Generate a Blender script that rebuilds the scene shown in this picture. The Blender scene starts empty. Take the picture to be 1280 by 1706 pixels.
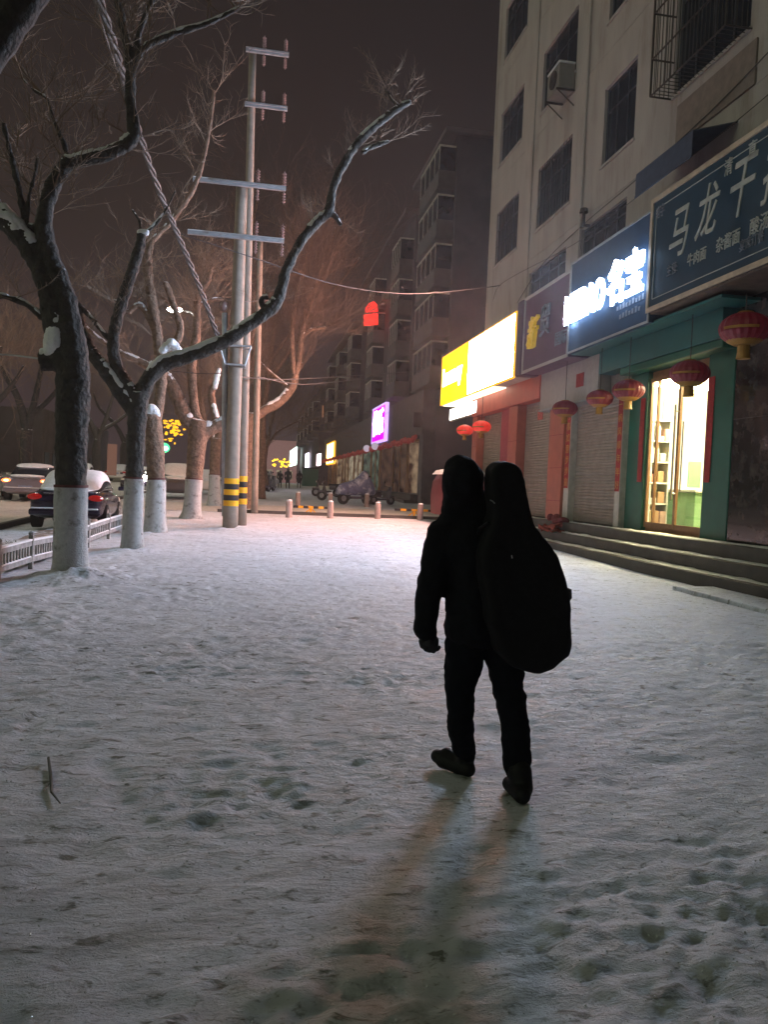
import bpy, bmesh, math, random
import numpy as np
from mathutils import Vector, Matrix, noise as mnoise

# ------------------------------------------------------------------ camera, world, sun, exposure
S = bpy.context.scene
COL = S.collection
F = 1282.0; CX, CY = 640.0, 853.0; EYE = 1.6
def _n(v): return v / np.linalg.norm(v)
Yw = _n(np.array([415 - CX, -(799 - CY), -F]))
_a = math.radians(2.1); _z = np.array([math.sin(_a), math.cos(_a), 0.0]); Zw = _n(_z - Yw * _z.dot(Yw))
Xw = np.cross(Yw, Zw); R = np.array([Xw, Yw, Zw]); CAM = np.array([0, 0, EYE])
cd = bpy.data.cameras.new('camera'); cam = bpy.data.objects.new('camera', cd); COL.objects.link(cam)
cam.matrix_world = Matrix.Translation((0, 0, EYE)) @ Matrix([list(r) for r in R]).to_4x4()
cd.sensor_fit = 'VERTICAL'; cd.sensor_height = 36.0; cd.lens = F / 1706.0 * 36.0
cd.clip_start = 0.05; cd.clip_end = 2000
S.camera = cam
S.render.resolution_x = 769; S.render.resolution_y = 1024

W = bpy.data.worlds.new('World'); S.world = W; W.use_nodes = True
nt = W.node_tree; nt.nodes.clear()
wo = nt.nodes.new('ShaderNodeOutputWorld'); bg = nt.nodes.new('ShaderNodeBackground')
tc = nt.nodes.new('ShaderNodeTexCoord'); sp = nt.nodes.new('ShaderNodeSeparateXYZ'); rp = nt.nodes.new('ShaderNodeValToRGB')
nt.links.new(tc.outputs['Generated'], sp.inputs[0]); nt.links.new(sp.outputs['Z'], rp.inputs[0])
nt.links.new(rp.outputs[0], bg.inputs[0]); nt.links.new(bg.outputs[0], wo.inputs[0])
els = rp.color_ramp.elements
els[0].position = 0.0; els[0].color = (.060, .040, .044, 1)
els[1].position = 0.75; els[1].color = (.011, .0098, .0086, 1)
for p, c in ((.12, (.042, .027, .029, 1)), (.3, (.024, .0165, .0145, 1)), (.5, (.016, .012, .0112, 1))):
    e = els.new(p); e.color = c
bg.inputs[1].default_value = 0.72

sd = bpy.data.lights.new('city_glow_sun', 'SUN'); city_glow_sun = bpy.data.objects.new('city_glow_sun', sd); COL.objects.link(city_glow_sun)
sd.energy = 0.30; sd.angle = math.radians(60); sd.color = (.84, 1.0, .66)  # weak wide fill lamp added as a stand-in for general city glow
city_glow_sun.rotation_euler = Vector((0.80, 0.34, -0.52)).to_track_quat('-Z', 'Y').to_euler()

S.view_settings.view_transform = 'Standard'; S.view_settings.look = 'None'
S.view_settings.exposure = 0.30; S.view_settings.gamma = 1.0; S.view_settings.use_curve_mapping = False
S.cycles.use_denoising = True
S.cycles.max_bounces = 5; S.cycles.diffuse_bounces = 3; S.cycles.glossy_bounces = 3; S.cycles.transmission_bounces = 4
S.cycles.volume_bounces = 0; S.cycles.sample_clamp_indirect = 4.0; S.cycles.caustics_reflective = False; S.cycles.caustics_refractive = False

# ------------------------------------------------------------------ rays
def ray(px, py): return R @ np.array([px - CX, -(py - CY), -F])
def G(y):
    t = max(0.0, min(y, 86) - 15); return 0.016 * t
def atY(px, py, Y): d = ray(px, py); return Vector(CAM + d * (Y / d[1]))
def atX(px, py, X): d = ray(px, py); return Vector(CAM + d * (X / d[0]))

random.seed(7)
rnd = random.uniform

# ------------------------------------------------------------------ materials
def mat(name, col, rough=.7, metal=0, var=.15, scale=6, bump=0, bscale=30, emit=None, estr=0, coat=0, stretch=None, spec=None, mix=None, mixscale=2, mixlo=.5, mixhi=.62, alpha=None):
    m = bpy.data.materials.new(name); m.use_nodes = True
    t = m.node_tree; N = t.nodes; L = t.links; b = N['Principled BSDF']
    b.inputs['Roughness'].default_value = rough; b.inputs['Metallic'].default_value = metal
    b.inputs['Base Color'].default_value = (*col, 1)
    if spec is not None: b.inputs['Specular IOR Level'].default_value = spec
    if coat: b.inputs['Coat Weight'].default_value = coat
    c = N.new('ShaderNodeTexCoord'); mp = N.new('ShaderNodeMapping'); L.new(c.outputs['Object'], mp.inputs[0])
    if stretch: mp.inputs['Scale'].default_value = stretch
    if var or mix:
        n = N.new('ShaderNodeTexNoise'); n.inputs['Scale'].default_value = scale; n.inputs['Detail'].default_value = 6
        L.new(mp.outputs[0], n.inputs['Vector'])
        r = N.new('ShaderNodeValToRGB'); L.new(n.outputs[0], r.inputs[0])
        r.color_ramp.elements[0].position = .3; r.color_ramp.elements[1].position = .7
        r.color_ramp.elements[0].color = (*[x * (1 - var) for x in col], 1)
        r.color_ramp.elements[1].color = (*[min(1, x * (1 + var)) for x in col], 1)
        out = r.outputs[0]
        if mix:
            n2 = N.new('ShaderNodeTexNoise'); n2.inputs['Scale'].default_value = mixscale; n2.inputs['Detail'].default_value = 8
            n2.inputs['Roughness'].default_value = .65
            L.new(mp.outputs[0], n2.inputs['Vector'])
            r2 = N.new('ShaderNodeValToRGB'); L.new(n2.outputs[0], r2.inputs[0])
            r2.color_ramp.elements[0].position = mixlo; r2.color_ramp.elements[1].position = mixhi
            mx = N.new('ShaderNodeMix'); mx.data_type = 'RGBA'; L.new(r2.outputs[0], mx.inputs[0])
            L.new(out, mx.inputs[6]); mx.inputs[7].default_value = (*mix, 1); out = mx.outputs[2]
        L.new(out, b.inputs['Base Color'])
    if bump:
        n3 = N.new('ShaderNodeTexNoise'); n3.inputs['Scale'].default_value = bscale; n3.inputs['Detail'].default_value = 5
        L.new(mp.outputs[0], n3.inputs['Vector'])
        bp = N.new('ShaderNodeBump'); bp.inputs['Distance'].default_value = bump; L.new(n3.outputs[0], bp.inputs['Height'])
        L.new(bp.outputs[0], b.inputs['Normal'])
    if emit:
        b.inputs['Emission Color'].default_value = (*emit, 1); b.inputs['Emission Strength'].default_value = estr
    if alpha is not None: b.inputs['Alpha'].default_value = alpha
    return m

def snowy(name, col, thr=.35, var=.4, scale=9, bump=.045, bscale=16, rough=.85, stretch=None):
    """bark / object material with snow lying on whatever faces upward"""
    m = mat(name, col, rough, 0, var, scale, 0, stretch=stretch)
    t = m.node_tree; N = t.nodes; L = t.links; b = N['Principled BSDF']
    src = b.inputs['Base Color'].links[0].from_socket
    g = N.new('ShaderNodeNewGeometry'); s = N.new('ShaderNodeSeparateXYZ'); L.new(g.outputs['Normal'], s.inputs[0])
    c = N.new('ShaderNodeTexCoord'); n = N.new('ShaderNodeTexNoise'); n.inputs['Scale'].default_value = 5; n.inputs['Detail'].default_value = 4
    L.new(c.outputs['Object'], n.inputs['Vector'])
    a = N.new('ShaderNodeMath'); a.operation = 'MULTIPLY_ADD'; L.new(n.outputs[0], a.inputs[0]); a.inputs[1].default_value = .9; L.new(s.outputs['Z'], a.inputs[2])
    r = N.new('ShaderNodeMapRange'); L.new(a.outputs[0], r.inputs[0]); r.inputs[1].default_value = thr + .45; r.inputs[2].default_value = thr + .6
    mx = N.new('ShaderNodeMix'); mx.data_type = 'RGBA'; L.new(r.outputs[0], mx.inputs[0]); L.new(src, mx.inputs[6]); mx.inputs[7].default_value = (.75, .76, .78, 1)
    L.new(mx.outputs[2], b.inputs['Base Color'])
    n3 = N.new('ShaderNodeTexNoise'); n3.inputs['Scale'].default_value = bscale; n3.inputs['Detail'].default_value = 5; L.new(c.outputs['Object'], n3.inputs['Vector'])
    bp = N.new('ShaderNodeBump'); bp.inputs['Distance'].default_value = bump; L.new(n3.outputs[0], bp.inputs['Height']); L.new(bp.outputs[0], b.inputs['Normal'])
    return m

def emis(name, col, s):
    m = bpy.data.materials.new(name); m.use_nodes = True; t = m.node_tree; t.nodes.clear()
    o = t.nodes.new('ShaderNodeOutputMaterial'); e = t.nodes.new('ShaderNodeEmission'); e.inputs[0].default_value = (*col, 1); e.inputs[1].default_value = s
    t.links.new(e.outputs[0], o.inputs[0]); return m

def ground_mat(name, base, dirt, dlo, dhi, dscale, bump=1.0):
    m = bpy.data.materials.new(name); m.use_nodes = True; t = m.node_tree; N = t.nodes; L = t.links; b = N['Principled BSDF']
    c = N.new('ShaderNodeTexCoord')
    def mapn(sc, rot=0):
        mp = N.new('ShaderNodeMapping'); L.new(c.outputs['Object'], mp.inputs[0]); mp.inputs['Scale'].default_value = sc; mp.inputs['Rotation'].default_value = (0, 0, rot); return mp.outputs[0]
    def nz(scale, vec, det=6, rg=.6, dist=0):
        n = N.new('ShaderNodeTexNoise'); n.inputs['Scale'].default_value = scale; n.inputs['Detail'].default_value = det; n.inputs['Roughness'].default_value = rg
        n.inputs['Distortion'].default_value = dist; L.new(vec, n.inputs['Vector']); return n.outputs[0]
    def ramp(s, lo, hi, c0, c1):
        r = N.new('ShaderNodeValToRGB'); L.new(s, r.inputs[0]); e = r.color_ramp.elements; e[0].position = lo; e[1].position = hi; e[0].color = c0; e[1].color = c1; return r.outputs[0]
    def mixc(f, a, bb):
        x = N.new('ShaderNodeMix'); x.data_type = 'RGBA'; L.new(f, x.inputs[0])
        for k, v in ((6, a), (7, bb)):
            if isinstance(v, tuple): x.inputs[k].default_value = v
            else: L.new(v, x.inputs[k])
        return x.outputs[2]
    big = nz(.55, mapn((1, 1.4, 1)), 5); mid = nz(2.6, mapn((1, 2.0, 1), .35), 9, .68, .5); fine = nz(9, mapn((1, 2.6, 1), .25), 8, .7, .6); grain = nz(24, mapn((1, 2.0, 1), .3), 6, .65, .4); tiny = nz(70, mapn((1, 1, 1)), 3)
    basec = ramp(big, .35, .65, (*[x * .86 for x in base], 1), (*base, 1))
    f1 = ramp(mid, dlo, dhi, (0, 0, 0, 1), (1, 1, 1, 1))
    f2 = ramp(grain, dlo + .07, dhi + .06, (0, 0, 0, 1), (.85, .85, .85, 1))
    c1 = mixc(f1, basec, (*[.5 * (x + y) for x, y in zip(base, dirt)], 1)); c2 = mixc(f2, c1, (*dirt, 1))
    pit = nz(6.5, mapn((1, 2.1, 1), .3), 5, .62, .7); c2 = mixc(ramp(pit, .575, .66, (0, 0, 0, 1), (.9, .9, .9, 1)), c2, (*[x * 1.1 for x in dirt], 1))
    L.new(c2, b.inputs['Base Color'])
    L.new(ramp(mid, .35, .7, (.75, .75, .75, 1), (.42, .42, .42, 1)), b.inputs['Roughness'])
    b.inputs['Specular IOR Level'].default_value = .35
    prev = None
    for s, d in ((mid, .04), (fine, .035), (grain, .012), (tiny, .0025)):
        bp = N.new('ShaderNodeBump'); bp.inputs['Distance'].default_value = d * bump; bp.inputs['Strength'].default_value = .8; L.new(s, bp.inputs['Height'])
        if prev: L.new(prev, bp.inputs['Normal'])
        prev = bp.outputs[0]
    # glints of loose ice grains
    vo = N.new('ShaderNodeTexVoronoi'); vo.inputs['Scale'].default_value = 38; L.new(c.outputs['Object'], vo.inputs['Vector'])
    L.new(prev, b.inputs['Normal'])
    return m

M = {}
M['snow'] = mat('snow', (.78, .79, .81), .6, 0, .06, 4, .02, 14)
M['ground'] = ground_mat('trodden_snow', (.72, .74, .79), (.12, .125, .10), .50, .68, 1.7)
M['road'] = ground_mat('slush_road', (.70, .66, .60), (.22, .20, .18), .50, .66, 1)
M['soil'] = mat('planting_soil', (.22, .17, .14), .9, 0, .4, 5, .04, 8, mix=(.7, .7, .72), mixscale=1.6, mixlo=.48, mixhi=.6)
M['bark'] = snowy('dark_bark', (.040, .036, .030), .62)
M['bark_warm_lit'] = snowy('warm_lit_bark', (.17, .11, .075), .66)  # paler brown copy of the bark, warm light put into its colour
M['twig'] = mat('twig_bark', (.20, .145, .10), .85, 0, .2)
M['twig_dark'] = mat('dark_twig', (.11, .075, .055), .9, 0, .2)
M['lime'] = mat('limewash', (.42, .42, .41), .9, 0, .12, 14, .012, 45, mix=(.16, .15, .13), mixscale=4, mixlo=.55, mixhi=.68)
M['redband'] = mat('red_paint_band', (.10, .028, .026), .8, 0, .3, 12)
M['concrete'] = mat('pole_concrete', (.25, .21, .17), .85, 0, .15, 5, .004, 60)
M['steel'] = mat('galvanised_steel', (.40, .42, .44), .55, .6, .15)
M['insul'] = mat('porcelain', (.22, .14, .13), .3)
M['wire'] = mat('cable_rubber', (.06, .055, .055), .6)
M['bundle'] = mat('grey_cable', (.09, .08, .075), .7)
M['yel'] = mat('reflective_yellow', (.85, .42, .01), .5, 0, .08)
M['blk'] = mat('black_paint', (.015, .015, .017), .5, 0, .1)
M['wall'] = mat('stained_plaster', (.38, .345, .325), .9, 0, .10, 1.6, .01, 18, stretch=(1, 1, .25), mix=(.25, .21, .175), mixscale=1.3, mixlo=.52, mixhi=.72)
M['reveal'] = mat('window_reveal', (.32, .29, .27), .9)
M['glassd'] = mat('dark_window_glass', (.012, .018, .028), .16, 0, .3, 2, spec=.6)
M['frame_d'] = mat('dark_window_frame', (.05, .05, .06), .5)
M['iron'] = mat('rusty_iron', (.05, .04, .035), .7, .3, .3)
M['acwhite'] = mat('aged_ac_casing', (.2, .19, .17), .6, 0, .1)
M['navy'] = mat('navy_sign_board', (.014, .045, .095), .8, 0, .12, 3)
M['blueboard'] = mat('blue_sign_board', (.010, .046, .080), .35, 0, .1, 3)
M['purpleboard'] = mat('plum_sign_board', (.080, .030, .068), .5, 0, .15, 3)
M['letter'] = mat('pale_lettering', (.42, .44, .42), .6)
M['letterdim'] = mat('faded_lettering', (.16, .18, .22), .7)
M['lettergold'] = mat('gold_lettering', (.72, .50, .04), .4, emit=(.9, .6, .03), estr=.12)
M['edge'] = mat('sign_edge_trim', (.55, .46, .36), .5, .3)
M['soffit'] = mat('brown_soffit', (.10, .075, .06), .5, 0, .3, 5, .004, 40)
M['green'] = mat('green_shop_paint', (.012, .105, .075), .45, 0, .1, 3)
M['teal'] = mat('teal_fascia', (.015, .115, .115), .4, 0, .1, 3)
M['greyhead'] = mat('grey_header_panel', (.38, .35, .33), .7, 0, .08)
M['red'] = mat('red_shop_panel', (.46, .10, .075), .45, 0, .1, 3)
M['redstone'] = mat('red_tile_pillar', (.42, .13, .09), .35, 0, .12, 3)
M['plum'] = mat('plum_pillar', (.30, .05, .07), .5)
M['shutter'] = mat('roller_shutter_metal', (.36, .335, .29), .42, .45, .12, 4)
M['white'] = mat('white_frame', (.55, .52, .46), .5)
M['couplet'] = mat('red_couplet_paper', (.30, .02, .02), .7, 0, .25, 14)
M['gold'] = mat('gold_ink', (.5, .26, .05), .5)
M['marble'] = mat('black_marble', (.022, .021, .022), .14, 0, .6, 5, mix=(.075, .068, .058), mixscale=4, mixlo=.48, mixhi=.75, coat=.3)
M['step'] = mat('stone_step', (.065, .057, .048), .7, 0, .2, 3, .006, 40)
M['lant'] = mat('lantern_silk', (.17, .010, .022), .5, 0, .15, 8, emit=(.5, .01, .05), estr=.02)
M['lantfar'] = mat('glowing_lantern_silk', (.6, .03, .02), .5, 0, .1, emit=(1, .05, .03), estr=.35)
M['lantgold'] = mat('lantern_gold', (.34, .17, .025), .45, 0, .15)
M['wood'] = mat('door_frame_wood', (.32, .17, .08), .45, 0, .15, 5)
M['steelb'] = mat('brushed_handle', (.6, .5, .4), .3, .8)
M['white_glow'] = emis('white_letter_light', (.62, .76, 1.0), 290)
M['letter_side'] = emis('letter_side_glow', (.5, .7, 1.0), 7)
M['warm_glow'] = emis('warm_lightbox', (1.0, .50, .40), 74)
M['warm_under'] = emis('lightbox_underside', (1.0, .86, .62), 2.2)
M['yel_glow'] = emis('yellow_lightbox', (1.0, .82, .0), 2.6)
M['orange_edge'] = emis('orange_edge_light', (1.0, .42, .02), 1.3)
M['small_glow'] = emis('small_white_lightbox', (1.0, .98, .9), 6)
M['purple_glow'] = emis('purple_lightbox', (.62, .0, .95), 1.3)
M['lilac_glow'] = emis('lilac_rim', (.62, .40, 1.0), 1.2)
M['white_far'] = emis('far_white_light', (1, .98, .95), 6)
M['yellow_far'] = emis('far_yellow_light', (1.0, .78, .25), 5)
M['red_win'] = emis('red_window_glow', (1.0, .03, .02), 1.4)
M['tube'] = emis('ceiling_tube', (1.0, .88, .52), 130)
M['roomwall'] = mat('shop_wall', (.78, .70, .48), .7, 0, .05)
M['roomgreen'] = mat('shop_green_unit', (.22, .42, .22), .5, 0, .05)
M['roomwhite'] = mat('shop_white_unit', (.8, .8, .74), .5, 0, .03)
M['tilefloor'] = mat('shop_floor', (.6, .5, .35), .3)
def glass(name, rough=.02):
    m = bpy.data.materials.new(name); m.use_nodes = True; t = m.node_tree; t.nodes.clear(); N = t.nodes
    o = N.new('ShaderNodeOutputMaterial'); a = N.new('ShaderNodeBsdfTransparent'); g = N.new('ShaderNodeBsdfGlossy'); mx = N.new('ShaderNodeMixShader')
    g.inputs['Roughness'].default_value = rough; mx.inputs[0].default_value = .07
    t.links.new(a.outputs[0], mx.inputs[1]); t.links.new(g.outputs[0], mx.inputs[2]); t.links.new(mx.outputs[0], o.inputs[0]); return m
M['glass'] = glass('clear_door_glass')

# ------------------------------------------------------------------ mesh helpers
OFF = {}
class MB:
    def __init__(s): s.v = []; s.f = []; s.m = []; s.cur = 0
    def add(s, vs, fs):
        b = len(s.v); s.v += [tuple(v) for v in vs]; s.f += [tuple(b + i for i in f) for f in fs]; s.m += [s.cur] * len(fs); return s
    def box(s, x0, y0, z0, x1, y1, z1):
        x0, x1 = sorted((x0, x1)); y0, y1 = sorted((y0, y1)); z0, z1 = sorted((z0, z1))
        return s.add([(x0, y0, z0), (x1, y0, z0), (x1, y1, z0), (x0, y1, z0), (x0, y0, z1), (x1, y0, z1), (x1, y1, z1), (x0, y1, z1)],
                     [(0, 3, 2, 1), (4, 5, 6, 7), (0, 1, 5, 4), (1, 2, 6, 5), (2, 3, 7, 6), (3, 0, 4, 7)])
    def bbox(s, x0, y0, z0, x1, y1, z1, b=.01):
        bm = bmesh.new(); bmesh.ops.create_cube(bm, size=1)
        for v in bm.verts: v.co = Vector(((x0 + x1) / 2 + v.co.x * abs(x1 - x0), (y0 + y1) / 2 + v.co.y * abs(y1 - y0), (z0 + z1) / 2 + v.co.z * abs(z1 - z0)))
        bmesh.ops.bevel(bm, geom=bm.edges[:], offset=b, segments=2, affect='EDGES', profile=.5)
        bm.verts.index_update(); s.add([v.co[:] for v in bm.verts], [[v.index for v in f.verts] for f in bm.faces]); bm.free(); return s
    def tube(s, pts, rad, n=8, cap=True, jit=0, flat=1.0):
        pts = [Vector(p) for p in pts]; k = len(pts)
        if not hasattr(rad, '__len__'): rad = [rad] * k
        d0 = (pts[1] - pts[0]).normalized(); ref = Vector((0, 0, 1)) if abs(d0.z) < .9 else Vector((1, 0, 0))
        u = d0.cross(ref).normalized(); base = len(s.v); vs = []
        for i, p in enumerate(pts):
            d = (pts[min(i + 1, k - 1)] - pts[max(i - 1, 0)]).normalized()
            u = (u - d * u.dot(d)).normalized(); w = d.cross(u)
            for j in range(n):
                a = 2 * math.pi * j / n; rr = rad[i] * (1 + (rnd(-jit, jit) if jit else 0))
                vs.append(p + u * (math.cos(a) * rr) + w * (math.sin(a) * rr * flat))
        fs = [(i * n + j, i * n + (j + 1) % n, (i + 1) * n + (j + 1) % n, (i + 1) * n + j) for i in range(k - 1) for j in range(n)]
        if cap: fs.append(tuple(range(n - 1, -1, -1))); fs.append(tuple((k - 1) * n + j for j in range(n)))
        return s.add(vs, fs)
    def cyl(s, p0, p1, r0, r1=None, n=12): return s.tube([p0, p1], [r0, r0 if r1 is None else r1], n)
    def ell(s, c, r, nu=12, nv=8, rot=None):
        vs = []; fs = []
        for i in range(nv + 1):
            t = math.pi * i / nv
            for j in range(nu):
                a = 2 * math.pi * j / nu; v = Vector((math.sin(t) * math.cos(a) * r[0], math.sin(t) * math.sin(a) * r[1], math.cos(t) * r[2]))
                if rot: v = rot @ v
                vs.append(v + Vector(c))
        for i in range(nv):
            for j in range(nu):
                a, b_, c_, d = i * nu + j, i * nu + (j + 1) % nu, (i + 1) * nu + (j + 1) % nu, (i + 1) * nu + j
                if i == 0: fs.append((a, c_, d))
                elif i == nv - 1: fs.append((a, b_, d))
                else: fs.append((a, b_, c_, d))
        fs = [tuple(reversed(f)) for f in fs]
        return s.add(vs, fs)
    def lathe(s, c, prof, n=20):
        vs = []; k = len(prof)
        for r, z in prof:
            for j in range(n):
                a = 2 * math.pi * j / n; vs.append((c[0] + r * math.cos(a), c[1] + r * math.sin(a), c[2] + z))
        fs = [(i * n + j, i * n + (j + 1) % n, (i + 1) * n + (j + 1) % n, (i + 1) * n + j) for i in range(k - 1) for j in range(n)]
        return s.add(vs, fs)
    def prism(s, poly, d):  # poly: 3D points, extruded by vector d
        n = len(poly); d = Vector(d); vs = [Vector(p) for p in poly] + [Vector(p) + d for p in poly]
        return s.add(vs, [tuple(range(n - 1, -1, -1)), tuple(range(n, 2 * n))] + [(i, (i + 1) % n, n + (i + 1) % n, n + i) for i in range(n)])
    def build(s, name, m, parent=None, smooth=False, origin=None, local=False, mods=None):
        ms = m if isinstance(m, (list, tuple)) else [m]
        me = bpy.data.meshes.new(name)
        if parent is not None: off = Vector((0, 0, 0)) if local else OFF.get(parent.name, Vector((0, 0, 0)))
        else: off = Vector(origin) if origin is not None else Vector((0, 0, 0))
        vs = [Vector(v) - off for v in s.v]
        me.from_pydata(vs, [], s.f); me.update()
        for x in ms: me.materials.append(M[x] if isinstance(x, str) else x)
        if len(ms) > 1:
            for p, i in zip(me.polygons, s.m): p.material_index = i
        if smooth: me.polygons.foreach_set('use_smooth', [True] * len(me.polygons))
        bm = bmesh.new(); bm.from_mesh(me); bmesh.ops.recalc_face_normals(bm, faces=bm.faces[:]); bm.to_mesh(me); bm.free()
        o = bpy.data.objects.new(name, me); COL.objects.link(o)
        if parent is not None: o.parent = parent; OFF[o.name] = off
        else: o.location = off; OFF[o.name] = off
        return o
def tag(o, label=None, cat=None, group=None, kind=None):
    if label: o['label'] = label
    if cat: o['category'] = cat
    if group: o['group'] = group
    if kind: o['kind'] = kind
    return o
def empty(name, loc, label, cat, group=None, rz=0):
    o = bpy.data.objects.new(name, None); COL.objects.link(o); o.location = loc; o.rotation_euler = (0, 0, rz); OFF[o.name] = Vector(loc)
    o.empty_display_size = .2
    return tag(o, label, cat, group)
def copy_tree(o, loc=None, rz=None, label=None, group=None, parent=None):
    c = o.copy(); COL.objects.link(c)
    if parent is not None: c.parent = parent
    for ch in list(o.children): copy_tree(ch, parent=c)
    if parent is None:
        if loc is not None: c.location = loc
        if rz is not None: c.rotation_euler = (0, 0, rz)
        if label: c['label'] = label
        if group: c['group'] = group
    return c
def bake(o):
    """apply modifiers into the mesh"""
    dg = bpy.context.evaluated_depsgraph_get(); dg.update(); ev = o.evaluated_get(dg)
    me = bpy.data.meshes.new_from_object(ev); old = o.data; o.modifiers.clear(); o.data = me; bpy.data.meshes.remove(old); return o
def remesh(o, vox, smooth=4, disp=None, dscale=.1):
    r = o.modifiers.new('r', 'REMESH'); r.mode = 'VOXEL'; r.voxel_size = vox; r.use_smooth_shade = True
    s = o.modifiers.new('s', 'SMOOTH'); s.iterations = smooth; s.factor = .5
    if disp:
        tx = bpy.data.textures.new('folds', 'CLOUDS'); tx.noise_scale = dscale
        d = o.modifiers.new('d', 'DISPLACE'); d.texture = tx; d.strength = disp; d.mid_level = .5
    bake(o); o.data.polygons.foreach_set('use_smooth', [True] * len(o.data.polygons)); return o
def text(name, body, size, m, parent, origin, bold=0, ext=.01, face='-X', shear=0, sx=1.0, local_off=True, align='LEFT'):
    cu = bpy.data.curves.new(name, 'FONT'); cu.body = body; cu.size = size; cu.extrude = ext; cu.offset = bold; cu.shear = shear; cu.align_x = align; cu.resolution_u = 3
    t = bpy.data.objects.new(name + '_src', cu); COL.objects.link(t)
    dg = bpy.context.evaluated_depsgraph_get(); dg.update(); me = bpy.data.meshes.new_from_object(t.evaluated_get(dg))
    bpy.data.objects.remove(t); bpy.data.curves.remove(cu)
    if face == '-X': A = Matrix(((0, 0, -1), (-1, 0, 0), (0, 1, 0)))
    else: A = Matrix(((1, 0, 0), (0, 0, -1), (0, 1, 0)))   # faces -Y
    off = OFF.get(parent.name, Vector((0, 0, 0))) if parent is not None else Vector((0, 0, 0))
    for v in me.vertices: v.co = A @ Vector((v.co.x * sx, v.co.y, v.co.z)) + Vector(origin) - off
    me.materials.clear(); me.materials.append(M[m]); me.name = name
    o = bpy.data.objects.new(name, me); COL.objects.link(o); o.parent = parent; OFF[o.name] = off
    return o

# ------------------------------------------------------------------ numpy value noise for the snow surface
_rs = np.random.RandomState(3); _tab = _rs.rand(256, 256)
def vn(x, y):
    xi = np.floor(x).astype(int); yi = np.floor(y).astype(int); fx = x - xi; fy = y - yi; fx = fx * fx * (3 - 2 * fx); fy = fy * fy * (3 - 2 * fy)
    a = _tab[xi % 256, yi % 256]; b = _tab[(xi + 1) % 256, yi % 256]; c = _tab[xi % 256, (yi + 1) % 256]; d = _tab[(xi + 1) % 256, (yi + 1) % 256]
    return (a * (1 - fx) + b * fx) * (1 - fy) + (c * (1 - fx) + d * fx) * fy - .5
def fbm(x, y, o=4):
    s = 0; a = 1
    for k in range(o): s = s + a * vn(x * 2 ** k + 17 * k, y * 2 ** k + 31 * k); a *= .5
    return s

# ------------------------------------------------------------------ ground sheet
xs = np.concatenate([[-400, -200, -100, -60, -40, -28, -20, -14, -10, -8, -7], np.concatenate([np.arange(-6.2, -2.6, .06), np.arange(-2.6, 4.8, .026), np.arange(4.8, 8.2, .05)]), [8.5, 9.2, 10, 12, 15, 20, 30, 60, 120, 300]])
ys = [-40., -15., -6., -3.]; y = -1.0; st = .08
while y < 90:
    ys.append(y); st = (.08 if y < 1.4 else .024) if y < 6.5 else st * 1.014; y += st
ys = np.array(ys + [92., 100., 120., 160., 240., 400., 800.])
GX, GY = np.meshgrid(xs, ys)
Z = 0.016 * (np.clip(GY, 15, 86) - 15)
near = np.clip((60 - GY) / 40, 0, 1) * np.clip((GX + 6.4), 0, 1) * np.clip((8.3 - GX) * 2, 0, 1) * np.clip((GY + 4), 0, 1)
u = GX * .94 + GY * .34; v_ = -GX * .34 + GY * .94
h = .022 * fbm(u * .9, v_ * 1.3, 3) + .024 * np.clip(1.2 - GY / 18, .35, 1) * fbm(u * 3.6, v_ * 6.5, 3) - .03 * np.clip(fbm(u * 5 + 40, v_ * 9 + 9, 2) - .28, 0, 1)
_msk = np.clip(.55 + 1.6 * fbm(u * .8 + 11, v_ * 1.1 + 3, 2), .15, 1.3) * np.clip(1.25 - GY / 13, .25, 1)
h += _msk * (.030 * fbm(u * 10, v_ * 18, 3) + .012 * (.25 - np.abs(fbm(u * 6 + 3, v_ * 13 + 8, 2)))) - _msk * .009 * np.clip(fbm(u * 7 + 70, v_ * 11 + 19, 2) - .22, 0, .3) / .3
rough_edge = np.clip((-1.2 - GX) / 1.0, 0, 1)
h += rough_edge * (.09 * np.clip(fbm(GX * 3.1 + 5, GY * 2.6, 3) + .1, 0, 1)) * np.clip((14 - GY) / 5, 0.25, 1)
for (tx, ty, hh, rr) in ((-2.5, 12.0, .16, .65), (-2.33, 16.45, .10, .5), (-2.34, 20.5, .09, .5), (-1.88, 26.6, .1, .6), (-.4, 22.9, .09, .7), (-3.3, 9.3, .13, .8), (-2.0, 10.6, .05, .7), (-1.3, 12.2, .05, .8)):
    h += hh * np.exp(-((GX - tx) ** 2 + (GY - ty) ** 2) / rr ** 2) * (1 + .8 * fbm(GX * 4, GY * 4, 3))
for (fx, fy) in ((1.22, 4.15), (1.42, 3.75)): h *= 1 - np.exp(-((GX - fx) ** 2 + (GY - fy) ** 2) / .40 ** 2)
# shoe prints
prs = []
for k in range(190):
    px_, py_ = rnd(-3.2, 6.5), rnd(2.2, 16)
    prs.append((px_, py_, rnd(-.5, .5)))
for k in range(40): prs.append((rnd(-2.6, -.2), rnd(9.5, 13.5), rnd(-1, 1)))
for (ax, ay, an) in prs:
    ca, sa = math.cos(an), math.sin(an); dx = (GX - ax) * ca + (GY - ay) * sa; dy = -(GX - ax) * sa + (GY - ay) * ca
    h -= rnd(.010, .022) * np.exp(-((dx / .06) ** 4 + (dy / .15) ** 4)) 
Z = Z + near * h
nx, ny = len(xs), len(ys)
vs = np.stack([GX.ravel(), GY.ravel(), Z.ravel()], 1)
idx = np.arange(nx * ny).reshape(ny, nx); fs = np.stack([idx[:-1, :-1].ravel(), idx[:-1, 1:].ravel(), idx[1:, 1:].ravel(), idx[1:, :-1].ravel()], 1)
me = bpy.data.meshes.new('snowy_ground'); me.from_pydata(vs.tolist(), [], fs.tolist()); me.materials.append(M['ground'])
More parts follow.
